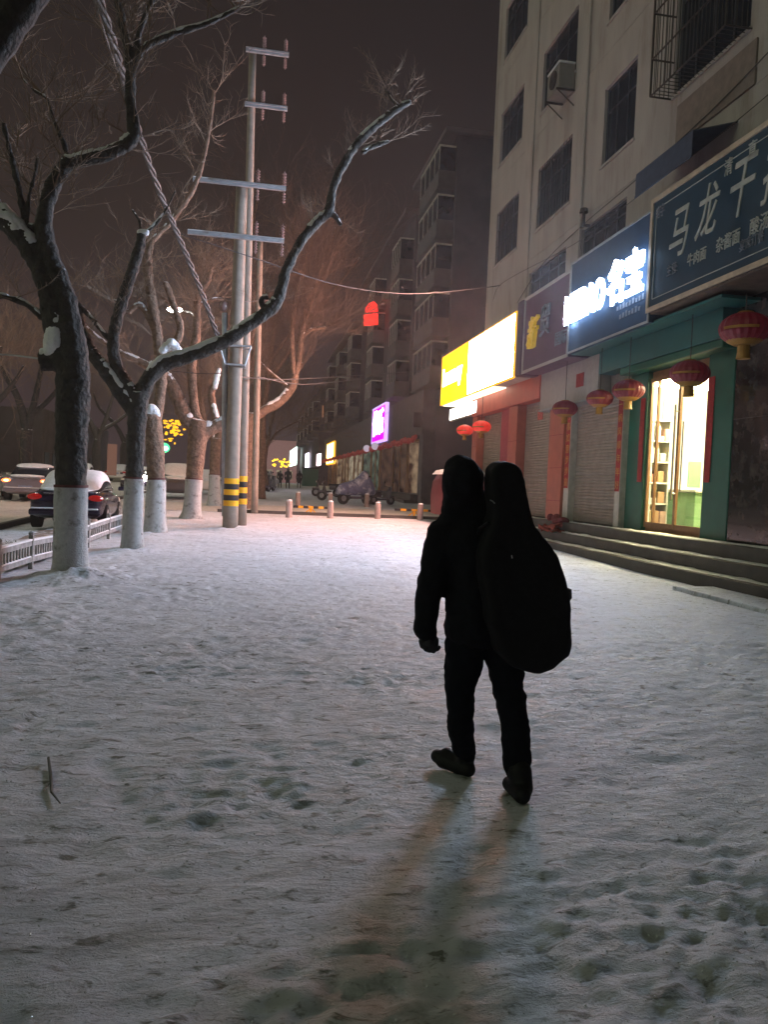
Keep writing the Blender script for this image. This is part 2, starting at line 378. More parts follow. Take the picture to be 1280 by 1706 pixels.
me.polygons.foreach_set('use_smooth', [True] * len(me.polygons)); me.update()
g = bpy.data.objects.new('snowy_ground', me); COL.objects.link(g); g['kind'] = 'structure'

def strip(name, m, x0, x1, yl, dz, x_of=None):
    b = MB(); vs = []
    for yy in yl: vs += [(x0, yy, G(yy) + dz), (x1, yy, G(yy) + dz)]
    b.add(vs, [(2 * i, 2 * i + 1, 2 * i + 3, 2 * i + 2) for i in range(len(yl) - 1)])
    return tag(b.build(name, m), kind='structure')
yl = [-20, 0, 15, 20, 30, 45, 60, 86, 120, 300]
strip('road', 'road', -17, -6.2, yl, .03)
strip('far_pavement', 'snow', -40, -17.0, yl, .10)
b = MB()
for i in range(len(yl) - 1):
    a_, c_ = yl[i], yl[i + 1]
    b.add([(-6.2, a_, G(a_) - .2), (-6.05, a_, G(a_) - .2), (-6.05, c_, G(c_) - .2), (-6.2, c_, G(c_) - .2), (-6.2, a_, G(a_) + .14), (-6.05, a_, G(a_) + .14), (-6.05, c_, G(c_) + .14), (-6.2, c_, G(c_) + .14)],
          [(0, 3, 2, 1), (4, 5, 6, 7), (0, 1, 5, 4), (1, 2, 6, 5), (2, 3, 7, 6), (3, 0, 4, 7)])
tag(b.build('kerb', 'step'), kind='structure')
# planting strip between fence and parking
xs_ = np.linspace(-4.9, -3.5, 12); ys_ = np.linspace(6, 22, 70); b = MB(); vs = []
for yy in ys_:
    for xx in xs_:
        vs.append((xx, yy, G(yy) + .03 + .07 * float(fbm(np.array(xx * 2.2), np.array(yy * 2.2), 3)) + .05))
k = len(xs_); b.add(vs, [(i * k + j, i * k + j + 1, (i + 1) * k + j + 1, (i + 1) * k + j) for i in range(len(ys_) - 1) for j in range(k - 1)])
tag(b.build('planting_bed', 'soil', smooth=True), kind='structure')
# side street crossing between the two rows of bollards
b = MB(); b.box(-1.2, 31.2, G(31) - .1, 9.4, 31.35, G(31) + .13); tag(b.build('kerb', 'step'), kind='structure')
b = MB(); vs = [(-6, 31.36, G(31.4) + .012), (12, 31.36, G(31.4) + .012), (12, 38, G(38) + .012), (-6, 38, G(38) + .012)]; b.add(vs, [(0, 1, 2, 3)]); tag(b.build('side_street', 'road'), kind='structure')

# ------------------------------------------------------------------ right apartment building
FX = 9.5; PZ = .77
def holed_wall(b, X, y0, y1, z0, z1, holes, depth=.18):
    ysl = sorted(set([y0, y1] + [h[0] for h in holes] + [h[1] for h in holes])); zsl = sorted(set([z0, z1] + [h[2] for h in holes] + [h[3] for h in holes]))
    for i in range(len(ysl) - 1):
        for j in range(len(zsl) - 1):
            cy, cz = (ysl[i] + ysl[i + 1]) / 2, (zsl[j] + zsl[j + 1]) / 2
            if any(h[0] < cy < h[1] and h[2] < cz < h[3] for h in holes): continue
            a, c, d, e = ysl[i], ysl[i + 1], zsl[j], zsl[j + 1]
            b.add([(X, a, d), (X, c, d), (X, c, e), (X, a, e)], [(0, 3, 2, 1)])
    for (a, c, d, e) in holes:
        X2 = X + depth
        b.add([(X, a, d), (X, c, d), (X, c, e), (X, a, e), (X2, a, d), (X2, c, d), (X2, c, e), (X2, a, e)], [(0, 1, 5, 4), (1, 2, 6, 5), (2, 3, 7, 6), (3, 0, 4, 7)])
bld = empty('apartment_building', (FX, 20, 0), 'pale stained plaster apartment block rising over the row of shops on the right', 'building')
wins = [('A', 27.75, 30.35), ('B', 22.95, 25.8), ('C', 18.9, 20.75), ('E', 10.5, 12.6)]
rows = [(10.65, 12.75), (14.65, 16.7), (18.75, 20.9), (22.8, 24.9)]
holes = []; wl = []
for nm, a, c in wins:
    for r_, (d, e) in enumerate(rows):
        if nm == 'C': d += .2; e += .25
        holes.append((a, c, d, e)); wl.append((nm, r_, a, c, d, e))
for r_, (d, e) in enumerate(((11.0, 14.1), (15.2, 17.6), (19.2, 21.4))):
    holes.append((14.2, 17.0, d, e)); wl.append(('D', r_, 14.2, 17.0, d, e))
for a, c, d, e in ((19.1, 21.9, 8.3, 9.45), (23.0, 26.2, 8.1, 9.3)):
    holes.append((a, c, d, e)); wl.append(('L', 0, a, c, d, e))
b = MB(); holed_wall(b, FX, 5.0, 31.3, 5.0, 27.0, holes)
b.add([(FX, 31.3, 0), (FX, 31.3, 27), (22, 31.3, 27), (22, 31.3, 0)], [(0, 1, 2, 3)]); b.add([(FX, 5, 0), (FX, 5, 27), (22, 5, 27), (22, 5, 0)], [(0, 1, 2, 3)])
b.add([(FX, 5, 27), (22, 5, 27), (22, 31.3, 27), (FX, 31.3, 27)], [(0, 1, 2, 3)]); b.add([(22, 5, 0), (22, 31.3, 0), (22, 31.3, 27), (22, 5, 27)], [(0, 1, 2, 3)])
for z in (9.75, 14.0, 18.1, 22.0): b.box(FX - .012, 5.0, z, FX + .01, 31.29, z + .03)   # hairline floor joints standing proud
b.box(FX - .05, 26.35, 8.4, FX + .01, 27.2, 27)       # shallow vertical pier
b.build('wall', 'wall', bld)
for nm, r_, a, c, d, e in wl:
    f = MB(); X = FX + .12; t = .05
    f.box(X - .03, a, d, X + .03, c, d + t); f.box(X - .03, a, e - t, X + .03, c, e); f.box(X - .03, a, d + t, X + .03, a + t, e - t); f.box(X - .03, c - t, d + t, X + .03, c, e - t)
    nb = 3 if nm in 'ABC' else 4
    for k in range(1, nb): yy = a + (c - a) * k / nb; f.box(X - .025, yy - .02, d + t, X + .025, yy + .02, e - t)
    f.box(X - .024, a + t, d + (e - d) * .68, X + .024, c - t, d + (e - d) * .68 + .04)
    w = f.build('window', 'frame_d', bld)
    p = MB(); p.add([(X, a, d), (X, c, d), (X, c, e), (X, a, e)], [(0, 1, 2, 3)]); p.box(X + .01, a + .01, d + .01, X + .02, c - .01, e - .01); p.build('pane', 'glassd', w)
    if nm in 'AB' and r_ < 1:   # burglar bars on the lowest floor
        q = MB()
        for k in range(13): yy = a + .06 + (c - a - .12) * k / 12; q.cyl((FX + .03, yy, d), (FX + .03, yy, e), .011, n=4)
        for k in range(4): zz = d + .1 + (e - d - .2) * k / 3; q.box(FX + .018, a, zz - .012, FX + .028, c, zz + .012)
        q.build('window_bars', 'iron', w)
    s_ = MB(); s_.box(FX - .05, a - .06, d - .07, FX + .11, c + .06, d - .003); s_.build('sill', 'wall', w)
# projecting cage on the third window
q = MB(); x0, x1, a, c, d, e = 8.93, FX, 14.15, 17.05, 10.95, 14.15
for xx, yy in ((x0, a), (x0, c)): q.cyl((xx, yy, d), (xx, yy, e), .028, n=5)
for zz in (d, d + .85, d + 1.9, e):
    for p0, p1 in (((x0, a, zz), (x0, c, zz)), ((x0, a, zz), (x1, a, zz)), ((x0, c, zz), (x1, c, zz))): q.cyl(p0, p1, .022, n=5)
for k in range(1, 20): yy = a + (c - a) * k / 20; q.cyl((x0, yy, d), (x0, yy, e), .011, n=4); q.cyl((x0, yy, d), (x1, yy, d), .01, n=4)
for k in range(1, 5): xx = x0 + (x1 - x0) * k / 5; q.cyl((xx, a, d), (xx, a, e), .012, n=4); q.cyl((xx, c, d), (xx, c, e), .012, n=4)
q.build('window_cage', 'iron', bld)
# panel and sloped awning under it
q = MB(); q.bbox(FX - .05, 13.9, 9.75, FX + .0, 16.75, 10.65, .01); q.build('covered_opening', mat('brown_board', (.20, .16, .14), .8), bld)
q = MB(); n_ = 34; y0, y1 = 14.4, 16.7; vs = []
for k in range(n_ * 2 + 1):
    yy = y0 + (y1 - y0) * k / (n_ * 2); dz = .03 if k % 2 else 0
    vs += [(FX - .004, yy, 9.25 + dz), (8.5, yy, 8.95 + dz), (8.5, yy, 8.45 + dz)]
q.add(vs, [(3 * i, 3 * i + 1, 3 * i + 4, 3 * i + 3) for i in range(n_ * 2)] + [(3 * i + 1, 3 * i + 2, 3 * i + 5, 3 * i + 4) for i in range(n_ * 2)])
q.cyl((8.5, y0, 8.45), (8.5, y1, 8.45), .02, n=5)
q.build('awning', mat('blue_awning_sheet', (.055, .075, .12), .5, .3), bld)
# second awning at the right edge, higher
q = MB(); q.add([(FX - .004, 9.5, 11.3), (8.7, 9.5, 10.8), (8.7, 13.0, 10.8), (FX - .004, 13.0, 11.3), (FX - .004, 9.5, 11.25), (8.7, 9.5, 10.75), (8.7, 13.0, 10.75), (FX - .004, 13.0, 11.25)], [(0, 1, 2, 3), (7, 6, 5, 4), (0, 4, 5, 1), (1, 5, 6, 2), (2, 6, 7, 3)]); q.build('awning', 'greyhead', bld)
# drain pipe, vent pipe, thin cables on the facade
q = MB(); q.cyl((FX - .06, 21.9, 5.5), (FX - .06, 21.9, 27), .035, n=8); q.build('drain_pipe', 'greyhead', bld)
q = MB(); q.cyl((FX - .2, 21.35, 9.35), (FX - .2, 21.35, 9.75), .05, n=10); q.cyl((FX - .2, 21.35, 9.75), (FX - .2, 21.35, 9.87), .13, .11, n=12); q.cyl((FX, 21.35, 9.4), (FX - .2, 21.35, 9.4), .045, n=8); q.build('vent_pipe', 'iron', bld)

# air conditioner boxed outside a window (rests on its bracket)
ac = empty('air_conditioner', (9.15, 23.4, 14.0), 'old white air conditioner unit on a bracket outside the third-floor window', 'air conditioner')
q = MB(); q.bbox(8.95, 22.95, 14.1, 9.48, 23.9, 14.85, .02); q.build('casing', 'acwhite', ac)
q = MB(); q.cyl((8.945, 23.35, 14.48), (8.92, 23.35, 14.48), .27, n=20)
for k in range(6): q.tube([(8.915, 23.35 + .045 * (k + 1) * math.cos(t * math.pi / 8), 14.48 + .045 * (k + 1) * math.sin(t * math.pi / 8)) for t in range(17)], .006, 4, cap=False)
q.build('fan_grille', 'iron', ac)
q = MB(); q.box(8.9, 22.95, 14.03, 9.5, 23.0, 14.08); q.box(8.9, 23.85, 14.03, 9.5, 23.9, 14.08); q.cyl((8.95, 22.975, 14.03), (9.5, 22.975, 13.6), .02, n=5); q.cyl((8.95, 23.875, 14.03), (9.5, 23.875, 13.6), .02, n=5); q.build('bracket', 'iron', ac)
q = MB(); q.bbox(8.93, 22.93, 14.853, 9.49, 23.92, 14.92, .03); q.build('snow_cap', 'snow', ac)

# ---------------- ground floor shops
def shutter(name_parent, y0, y1, z0, z1, X, lbl=None):
    q = MB(); n_ = int((z1 - z0) / .085); vs = []; pr_ = [(.0, 0.0), (.022, .3), (.022, .7), (.0, .97)]
    for k in range(n_):
        for dx, t in pr_: vs += [(X - dx, y0, z0 + (k + t) * (z1 - z0) / n_), (X - dx, y1, z0 + (k + t) * (z1 - z0) / n_)]
    q.add(vs, [(2 * i, 2 * i + 1, 2 * i + 3, 2 * i + 2) for i in range(len(vs) // 2 - 1)])
    q.box(X - .03, y0, z0 - .05, X + .03, y1, z0 - .002)
    return q.build('roller_shutter', 'shutter', name_parent)
shop = empty('shop_row', (9.3, 23, PZ), 'row of closed ground-floor shops with grey roller shutters and red pillars', 'shop front')
shutter(shop, 18.5, 21.42, .86, 4.2, 9.5); shutter(shop, 22.95, 25.75, .86, 4.55, 9.5); shutter(shop, 28.0, 30.6, .86, 4.6, 9.5)
q = MB(); q.box(9.5, 18.3, .80, 9.75, 31.29, 5.6); q.build('backing_wall', 'reveal', shop)
q = MB(); q.bbox(9.28, 18.22, PZ, 9.495, 18.5, 4.2, .01); q.build('door_post', 'white', shop)
q = MB(); q.bbox(9.28, 21.42, PZ, 9.495, 21.78, 4.2, .01); q.build('door_post', 'white', shop)
def pillar(y0, y1, z1, m, X0=9.2):
    q = MB(); q.bbox(X0, y0, PZ, 9.495, y1, z1, .012)
    p = q.build('pillar', m, shop); j = MB()
    for zz in (1.35, 2.35, 3.35): j.box(X0 - .004, y0 + .012, zz, X0 + .01, y1 - .012, zz + .018)
    j.build('tile_joint', 'plum', p); return p
pillar(21.8, 22.9, 4.55, 'redstone'); pillar(25.8, 26.7, 4.6, 'redstone', 9.16); pillar(26.75, 27.95, 4.6, 'plum', 9.3); pillar(30.65, 31.28, 4.6, 'redstone', 9.16)
q = MB(); q.bbox(9.1, 23.65, 4.62, 9.49, 31.28, 5.38, .015); q.build('header_panel', 'red', shop)
q = MB(); q.bbox(9.12, 19.45, 4.22, 9.49, 23.6, 5.38, .015); q.build('header_panel', 'greyhead', shop)
q = MB(); q.box(9.05, 18.3, 4.16, 9.48, 23.55, 4.215); q.build('shutter_box', 'steel', shop)
def couplet(X, y0, y1, z0, z1, chars, par=None, m='couplet', glyph='gold'):
    q = MB(); q.box(X - .006, y0, z0, X, y1, z1); c_ = q.build('couplet_strip', m, par)
    n_ = len(chars)
    if n_:
        hh = (z1 - z0) / n_; sz = min(hh, (y1 - y0)) * .95
        for i, ch in enumerate(chars): text('couplet_character', ch, sz, glyph, c_, (X - .008, (y0 + y1) / 2, z1 - hh * (i + .78)), ext=.001, align='CENTER')
    return c_
couplet(9.275, 18.24, 18.48, 1.7, 4.1, '一帆风顺年年好', shop); couplet(9.275, 21.45, 21.74, 1.75, 4.05, '万事如意步步高', shop)
q = MB(); q.box(9.108, 20.35, 4.62, 9.118, 20.85, 5.0); q.build('lucky_poster', 'couplet', shop)
q = MB(); q.box(9.463, 24.2, 4.0, 9.475, 24.65, 4.35); q.build('lucky_poster', mat('worn_poster', (.45, .12, .1), .8, 0, .5, 20), shop)

gs = empty('green_shop', (9.3, 16, PZ), 'green painted shop front with its lit glass door standing open to view', 'shop front')
for y0, y1 in ((13.95, 14.85), (17.35, 18.2)):
    q = MB(); q.bbox(9.43, y0, PZ, 9.6, y1, 4.7, .012); q.build('pillar', 'green', gs)
q = MB(); q.bbox(9.12, 13.95, 4.62, 9.6, 18.25, 4.80, .03); q.build('canopy_edge', 'green', gs)
q = MB(); q.bbox(9.1, 13.95, 4.803, 9.6, 19.4, 5.40, .01); q.build('fascia', 'teal', gs)
q = MB(); q.bbox(8.62, 13.3, 5.405, 9.495, 20.2, 5.47, .01); q.build('soffit_panel', 'teal', gs)
q = MB(); q.box(9.55, 14.86, 4.45, 9.6, 17.34, 4.61); q.build('lintel', 'wood', gs)
q = MB(); q.box(9.55, 14.86, PZ + .002, 9.62, 17.34, .86); q.build('threshold', 'wood', gs)
# door: frame, leaves, glass, handle
dr = MB()
for yy, w_ in ((14.86, .05), (15.98, .09), (16.95, .05), (17.27, .06)): dr.box(9.5, yy, .862, 9.56, yy + w_, 4.445)
for a, c in ((14.91, 15.98), (16.07, 16.95), (17.0, 17.27)):
    dr.box(9.505, a, .862, 9.555, c, .99); dr.box(9.505, a, 4.36, 9.555, c, 4.445)
door = dr.build('door', 'wood', gs)
q = MB()
for a, c in ((14.91, 15.98), (16.07, 16.95), (17.0, 17.27)): q.box(9.525, a, .99, 9.535, c, 4.36)
q.build('glass', 'glass', door)
q = MB(); q.cyl((9.40, 16.0, 1.55), (9.40, 16.0, 3.7), .024, n=10); q.cyl((9.40, 16.0, 1.7), (9.5, 16.0, 1.7), .014, n=6); q.cyl((9.40, 16.0, 3.55), (9.5, 16.0, 3.55), .014, n=6); q.build('handle', 'steelb', door)
q = MB(); q.cyl((9.43, 15.7, 1.75), (9.43, 15.7, 3.3), .018, n=10); q.cyl((9.43, 15.7, 1.85), (9.5, 15.7, 1.85), .012, n=6); q.cyl((9.43, 15.7, 3.2), (9.5, 15.7, 3.2), .012, n=6); q.build('handle', 'steelb', door)
couplet(9.42, 17.4, 17.62, 1.95, 4.0, '', gs, 'couplet'); couplet(9.42, 14.58, 14.8, 1.95, 4.15, '', gs, 'couplet')
# interior room
rm = MB(); x0, x1, y0, y1, z0, z1 = 9.62, 14.2, 12.6, 19.4, .81, 4.6
rm.add([(x1, y0, z0), (x1, y1, z0), (x1, y1, z1), (x1, y0, z1)], [(0, 1, 2, 3)]); rm.add([(x0, y0, z0), (x1, y0, z0), (x1, y0, z1), (x0, y0, z1)], [(0, 1, 2, 3)])
rm.add([(x0, y1, z0), (x1, y1, z0), (x1, y1, z1), (x0, y1, z1)], [(0, 1, 2, 3)]); rm.add([(x0, y0, z1), (x1, y0, z1), (x1, y1, z1), (x0, y1, z1)], [(0, 1, 2, 3)])
rm.build('room_wall', 'roomwall', gs)
rm = MB(); rm.add([(9.55, 14.86, z0), (x1, y0, z0), (x1, y1, z0), (9.55, 17.34, z0)], [(0, 1, 2, 3)]); rm.build('room_floor', 'tilefloor', gs)
for yy in (14.5, 16.6, 18.3):
    q = MB(); q.box(9.9, yy, 4.45, 12.4, yy + .22, 4.52); q.build('ceiling_light', 'tube', gs)
# furniture inside
sh = empty('goods_shelf', (11.6, 18.9, .82), 'shelf of colourful packaged goods inside the lit green shop', 'shelf')
q = MB()
for zz in (.82, 1.4, 1.95, 2.5, 3.05, 3.6): q.box(9.9, 18.75, zz, 10.95, 19.3, zz + .04)
for xx in (9.9, 10.4, 10.91): q.box(xx, 18.77, .86, xx + .04, 19.3, 3.7)
q.build('frame', 'roomwhite', sh)
cols = [(.5, .16, .10), (.6, .45, .2), (.3, .42, .15), (.65, .6, .48), (.45, .26, .14), (.6, .58, .5), (.6, .38, .3)]
gm = [mat('packet_' + ['red', 'ochre', 'green', 'cream', 'brown', 'blue', 'pink'][i], c, .5) for i, c in enumerate(cols)]
q = MB()
for zz in (.865, 1.445, 1.995, 2.545, 3.095):
    xx = 9.96
    while xx < 10.8:
        w_ = rnd(.10, .26); q.cur = random.randrange(7); q.bbox(xx, 18.8 - rnd(0, .05), zz, xx + w_ * rnd(.7, .95), 19.1, zz + rnd(.1, .4), .01); xx += w_
q.build('packets', gm, sh)
ct = empty('shop_counter', (12, 14.9, .82), 'green and white service counter inside the lit shop doorway', 'counter')
q = MB(); q.bbox(11.0, 17.6, .82, 11.7, 18.9, 1.75, .02); q.build('base', 'roomgreen', ct); q = MB(); q.bbox(10.95, 17.5, 1.753, 11.75, 19.0, 1.83, .015); q.build('worktop', 'roomwhite', ct)
fr = empty('upright_cooler', (13.4, 18.0, .82), 'tall white and green cabinet at the back of the lit shop', 'cabinet')
q = MB(); q.bbox(13.2, 17.0, .82, 13.95, 18.6, 2.9, .03); q.build('body', 'roomwhite', fr); q = MB(); q.box(13.18, 17.1, 2.3, 13.197, 18.5, 2.8); q.build('sign_panel', 'roomgreen', fr)
lb = empty('added_glow_wall', (11.6, 19.2, .82), 'added glowing panel for the bright far wall of the lit shop, seen through the right door leaf', 'glow panel')
q = MB(); q.box(11.05, 19.22, .95, 13.6, 19.34, 4.3); q.build('lit_panel', emis('added_wall_glow', (1, .90, .55), 2.2), lb)  # glowing panel added to make the far shop wall look overbright
q = MB(); q.box(11.75, 19.15, 1.9, 12.1, 19.21, 2.6); q.build('green_band', 'roomgreen', lb)
q = MB(); q.box(11.0, 19.12, .82, 11.06, 19.35, 4.3); q.build('edge_trim', 'roomwhite', lb)
pst = empty('wall_poster', (14.15, 16.2, 2), 'green poster on the back wall of the lit shop', 'poster')
q = MB(); q.box(14.17, 18.75, 2.2, 14.19, 19.2, 3.6); q.build('sheet', 'roomgreen', pst)

# marble wall right of the green shop
mw = empty('marble_shopfront', (9.5, 10, PZ), 'dark polished stone wall at the right edge beyond the green shop', 'shop front')
q = MB(); q.box(9.45, 5.0, PZ, 9.9, 13.94, 5.55); q.build('wall', 'marble', mw)
q = MB()
for yy in (7.1, 9.4, 11.7): q.box(9.443, yy, PZ, 9.46, yy + .012, 5.5)
q.box(9.443, 5.0, 3.2, 9.46, 13.93, 3.212); q.build('tile_joint', 'blk', mw)

# stone steps
stp = empty('stone_steps', (8.6, 18, 0), 'snow-dusted stone steps running along the shop fronts', 'steps')
q = MB(); q.bbox(8.15, 4.5, -.3, 8.5, 31.3, .24, .015); q.build('step', 'step', stp)
q = MB(); q.bbox(8.5, 4.5, -.3, 8.85, 31.3, .50, .015); q.build('step', 'step', stp)
q = MB(); q.bbox(8.85, 4.5, -.3, 9.7, 31.3, PZ, .015); q.build('step', 'step', stp)
q = MB()
for (x0, x1, z) in ((8.19, 8.5, .24), (8.54, 8.85, .50), (8.9, 9.2, PZ)):
    n_ = 200; vs = []
    for i in range(n_ + 1):
        yy = 4.6 + 26.6 * i / n_; w_ = .5 + .45 * float(fbm(np.array(yy * 1.3), np.array(x0 * 7), 3)) ; w_ = max(.1, min(1, w_ + .15))
        hz = .004 + .025 * max(0, .5 + float(fbm(np.array(yy * 2.1), np.array(x0 * 3), 3)))
        f0 = x1 - (x1 - x0) * w_
        vs += [(f0, yy, z + .002), (f0 + .03, yy, z + hz), (x1 - .001, yy, z + hz * 1.3)]
    q.add(vs, [(3 * i + j, 3 * i + j + 1, 3 * i + j + 4, 3 * i + j + 3) for i in range(n_) for j in range(2)])
q.build('snow_cover', mat('packed_step_snow', (.78, .78, .76), .6, 0, .1, 5, .01, 30), stp)
q = MB(); q.bbox(7.35, 4.0, -.2, 8.14, 12.3, .07, .02); pl = tag(q.build('kerb_slab', 'ground'), 'low snow-covered slab at the foot of the steps at the right edge', 'slab')

# ---------------- shop signs
def signbox(name, label, X0, y0, y1, z0, z1, board, X1=9.49, rim=.05, rimm='edge'):
    s_ = empty(name, (X0, (y0 + y1) / 2, z0), label, 'shop sign')
    q = MB(); q.box(X0, y0, z0, X1, y1, z1); q.build('board', board, s_)
    q = MB(); r_ = rim; X = X0 - .03
    q.box(X, y0 - .01, z0 - .01, X0 - .001, y1 + .01, z0 + r_); q.box(X, y0 - .01, z1 - r_, X0 - .001, y1 + .01, z1 + .01); q.box(X, y0 - .01, z0 + r_, X0 - .001, y0 + r_, z1 - r_); q.box(X, y1 - r_, z0 + r_, X0 - .001, y1 + .01, z1 - r_)
    q.build('frame', rimm, s_); return s_
s1 = signbox('restaurant_sign', 'dark blue board with large white brush characters, jutting out at the upper right', 8.42, 8.0, 15.72, 5.6, 8.02, 'blueboard', rim=.09)
q = MB(); q.box(8.44, 8.1, 5.55, 9.48, 15.6, 5.594); q.build('soffit', 'soffit', s1)
q = MB(); q.box(8.405, 8.2, 5.84, 8.415, 15.5, 5.856); q.box(8.405, 8.2, 7.76, 8.415, 15.5, 7.776); q.box(8.405, 15.49, 5.856, 8.415, 15.505, 7.76); q.build('border_line', 'letter', s1)
X = 8.41
def sgn(ch, px, py, hpx, m='letter', bold=.0, sx=.75, shear=.0, par=None):
    o_ = atX(px, py, 8.41); sz = hpx * (o_ - Vector((0, 0, EYE))).length / F * 1.08
    text('lettering', ch, sz, m, s1, (8.41, o_.y, o_.z + sz * .08), bold=bold * sz, shear=shear, sx=sx)
sgn('马', 1112, 436, 74, bold=.004, sx=.66, shear=.28); sgn('龙', 1157, 404, 74, bold=.004, sx=.66, shear=.28); sgn('干', 1209, 372, 84, bold=.004, sx=.66, shear=.28); sgn('拌', 1266, 345, 86, bold=.004, sx=.66, shear=.28)
sgn('清', 1207, 296, 24); sgn('真', 1246, 270, 26); sgn('老字', 1094, 366, 18, 'letterdim', sx=.6)
sgn('主营:', 1111, 462, 17, 'letterdim'); sgn('牛肉面', 1145, 446, 19, sx=.8); sgn('杂酱面', 1193, 423, 22, sx=.8); sgn('酸汤面', 1249, 394, 24, sx=.85); sgn('宴席订餐', 1232, 421, 17, 'letterdim', sx=.75)

s2 = signbox('illuminated_letter_sign', 'navy shop sign with glowing white Latin letters followed by two Chinese characters', 8.5, 15.76, 20.12, 5.42, 7.88, 'navy', rim=.04, rimm='steel')
for t_ in ((text('glowing_letters', 'MEIBAO', 1.0, 'white_glow', s2, (8.34, 20.05, 6.2), bold=.04, ext=.03, sx=.66)), (text('glowing_letters', '名宝', 1.08, 'white_glow', s2, (8.34, 17.5, 6.2), bold=.028, ext=.03, sx=.80))):
    t_.data.materials.append(M['letter_side'])
    for p_ in t_.data.polygons: p_.material_index = 0 if p_.normal.x < -.7 else 1
for z_, y_, n_ in ((5.98, 17.3, 9), (5.76, 17.15, 7)):
    for k in range(n_): q = MB(); q.box(8.488, y_ - .15 * k - .09, z_, 8.499, y_ - .15 * k, z_ + .10 + .02 * (k % 3)); q.build('faint_lettering', 'letterdim', s2)
s3 = signbox('plum_shop_sign', 'plum coloured unlit board with one yellow and one grey character', 8.52, 20.14, 23.75, 5.36, 7.75, 'purpleboard', rim=.08, rimm='greyhead')
q = MB(); q.bbox(8.45, 23.78, 5.34, 9.49, 24.3, 7.75, .05); q.build('end_panel', mat('plum_end', (.07, .04, .07), .5), s3)
text('character', '新', 1.0, 'lettergold', s3, (8.44, 23.2, 6.12), bold=.02, ext=.05, shear=.3, sx=.75)
text('character', '贸', 1.0, 'letterdim', s3, (8.44, 22.2, 6.32), bold=.0, ext=.03, shear=.1, sx=.8)
text('small_lettering', '国际', .42, 'letterdim', s3, (8.50, 21.1, 5.82), bold=.004)

s4 = empty('yellow_lightbox_sign', (8.5, 29.5, 5.25), 'blazing white and yellow light-box sign with orange rim over the red shop front', 'shop sign')
q = MB(); q.box(8.56, 24.55, 5.36, 9.35, 34.35, 7.52); q.build('casing', 'white', s4)
q = MB(); q.box(8.5, 24.6, 5.40, 8.555, 30.05, 7.48); q.build('lit_panel', 'warm_glow', s4)
q = MB(); q.box(8.5, 30.12, 5.40, 8.555, 34.3, 7.48); q.build('lit_panel', 'yel_glow', s4)
q = MB()
for (a, c, d, e) in ((24.5, 34.4, 5.34, 5.395), (24.5, 34.4, 7.485, 7.54)): q.box(8.485, a, d, 8.56, c, e)
for a in (24.5, 30.055, 34.305): q.box(8.485, a, 5.396, 8.56, a + (.06 if a > 25 and a < 34 else .09), 7.484)
q.build('rim', 'orange_edge', s4)
q = MB(); q.box(8.6, 27.0, 5.32, 9.3, 34.3, 5.355); q.build('lit_underside', 'warm_under', s4)
text('white_wordmark', 'hoorney', .98, 'small_glow', s4, (8.47, 34.0, 6.2), bold=.055, ext=.012, sx=.92)
s5 = empty('small_lightbox', (9.2, 32, 4.7), 'small plain white light box hanging under the yellow sign', 'light box')
q = MB(); q.bbox(9.12, 30.6, 4.72, 9.3, 35.0, 5.28, .02); q.build('casing', 'white', s5); q = MB(); q.box(9.1, 30.65, 4.76, 9.115, 34.95, 5.24); q.build('lit_panel', 'small_glow', s5)

# ---------------- red lanterns
def make_lantern(name, loc, r, label, glow=False):
    t = empty(name, loc, label, 'lantern', 'red lanterns hanging under the shop signs'); x, y, z = loc
    prof = []
    q = MB(); n_ = 40; k = 12; vs = []
    for i in range(k + 1):
        a = -math.pi / 2 + math.pi * i / k; rr = math.cos(a) * r + .02; zz = math.sin(a) * r * .70
        for j in range(n_):
            th = 2 * math.pi * j / n_; q_ = rr * (1 + (.025 if j % 2 else -.015)); vs.append((x + q_ * math.cos(th), y + q_ * math.sin(th), z + zz))
    q.add(vs, [(i * n_ + j, i * n_ + (j + 1) % n_, (i + 1) * n_ + (j + 1) % n_, (i + 1) * n_ + j) for i in range(k) for j in range(n_)])
    q.build('silk_body', 'lantfar' if glow else 'lant', t, smooth=False)
    q = MB(); q.lathe((x, y, z), [(.0, -r * .73), (r * .45, -r * .70), (r * .70, -r * .56), (r * .74, -r * .50), (r * .62, -r * .55)], 24); q.build('gold_collar', 'lantgold', t); q = MB(); q.lathe((x, y, z), [(0, r * .75), (r * .3, r * .73), (r * .38, r * .66), (r * .1, r * .6)], 20)
    q.build('top_cap', 'lantgold', t)
    q = MB(); q.lathe((x, y, z), [(r * .27, -r * .72), (r * .26, -r * 1.0), (r * .30, -r * 1.28), (r * .0, -r * 1.28)], 14); q.build('tassel', 'lantgold', t)
    q = MB(); q.cyl((x, y, z + r * .7), (x, y, 5.33), .012, n=5); q.build('hanging_wire', 'wire', t)
    q = MB()   # printed gold band on the street side
    n2 = 9; vs = []
    for i in range(n2 + 1):
        th = math.pi * (1.05 + .42 * i / n2)
        for el in (-.20, -.04): a = el; rr = math.cos(a) * (r + .03) + .03; vs.append((x + rr * math.cos(th), y + rr * math.sin(th), z + math.sin(a) * r * .7))
    q.add(vs, [(2 * i, 2 * i + 1, 2 * i + 3, 2 * i + 2) for i in range(n2)]); q.build('gold_print', 'lantgold', t)
    return t
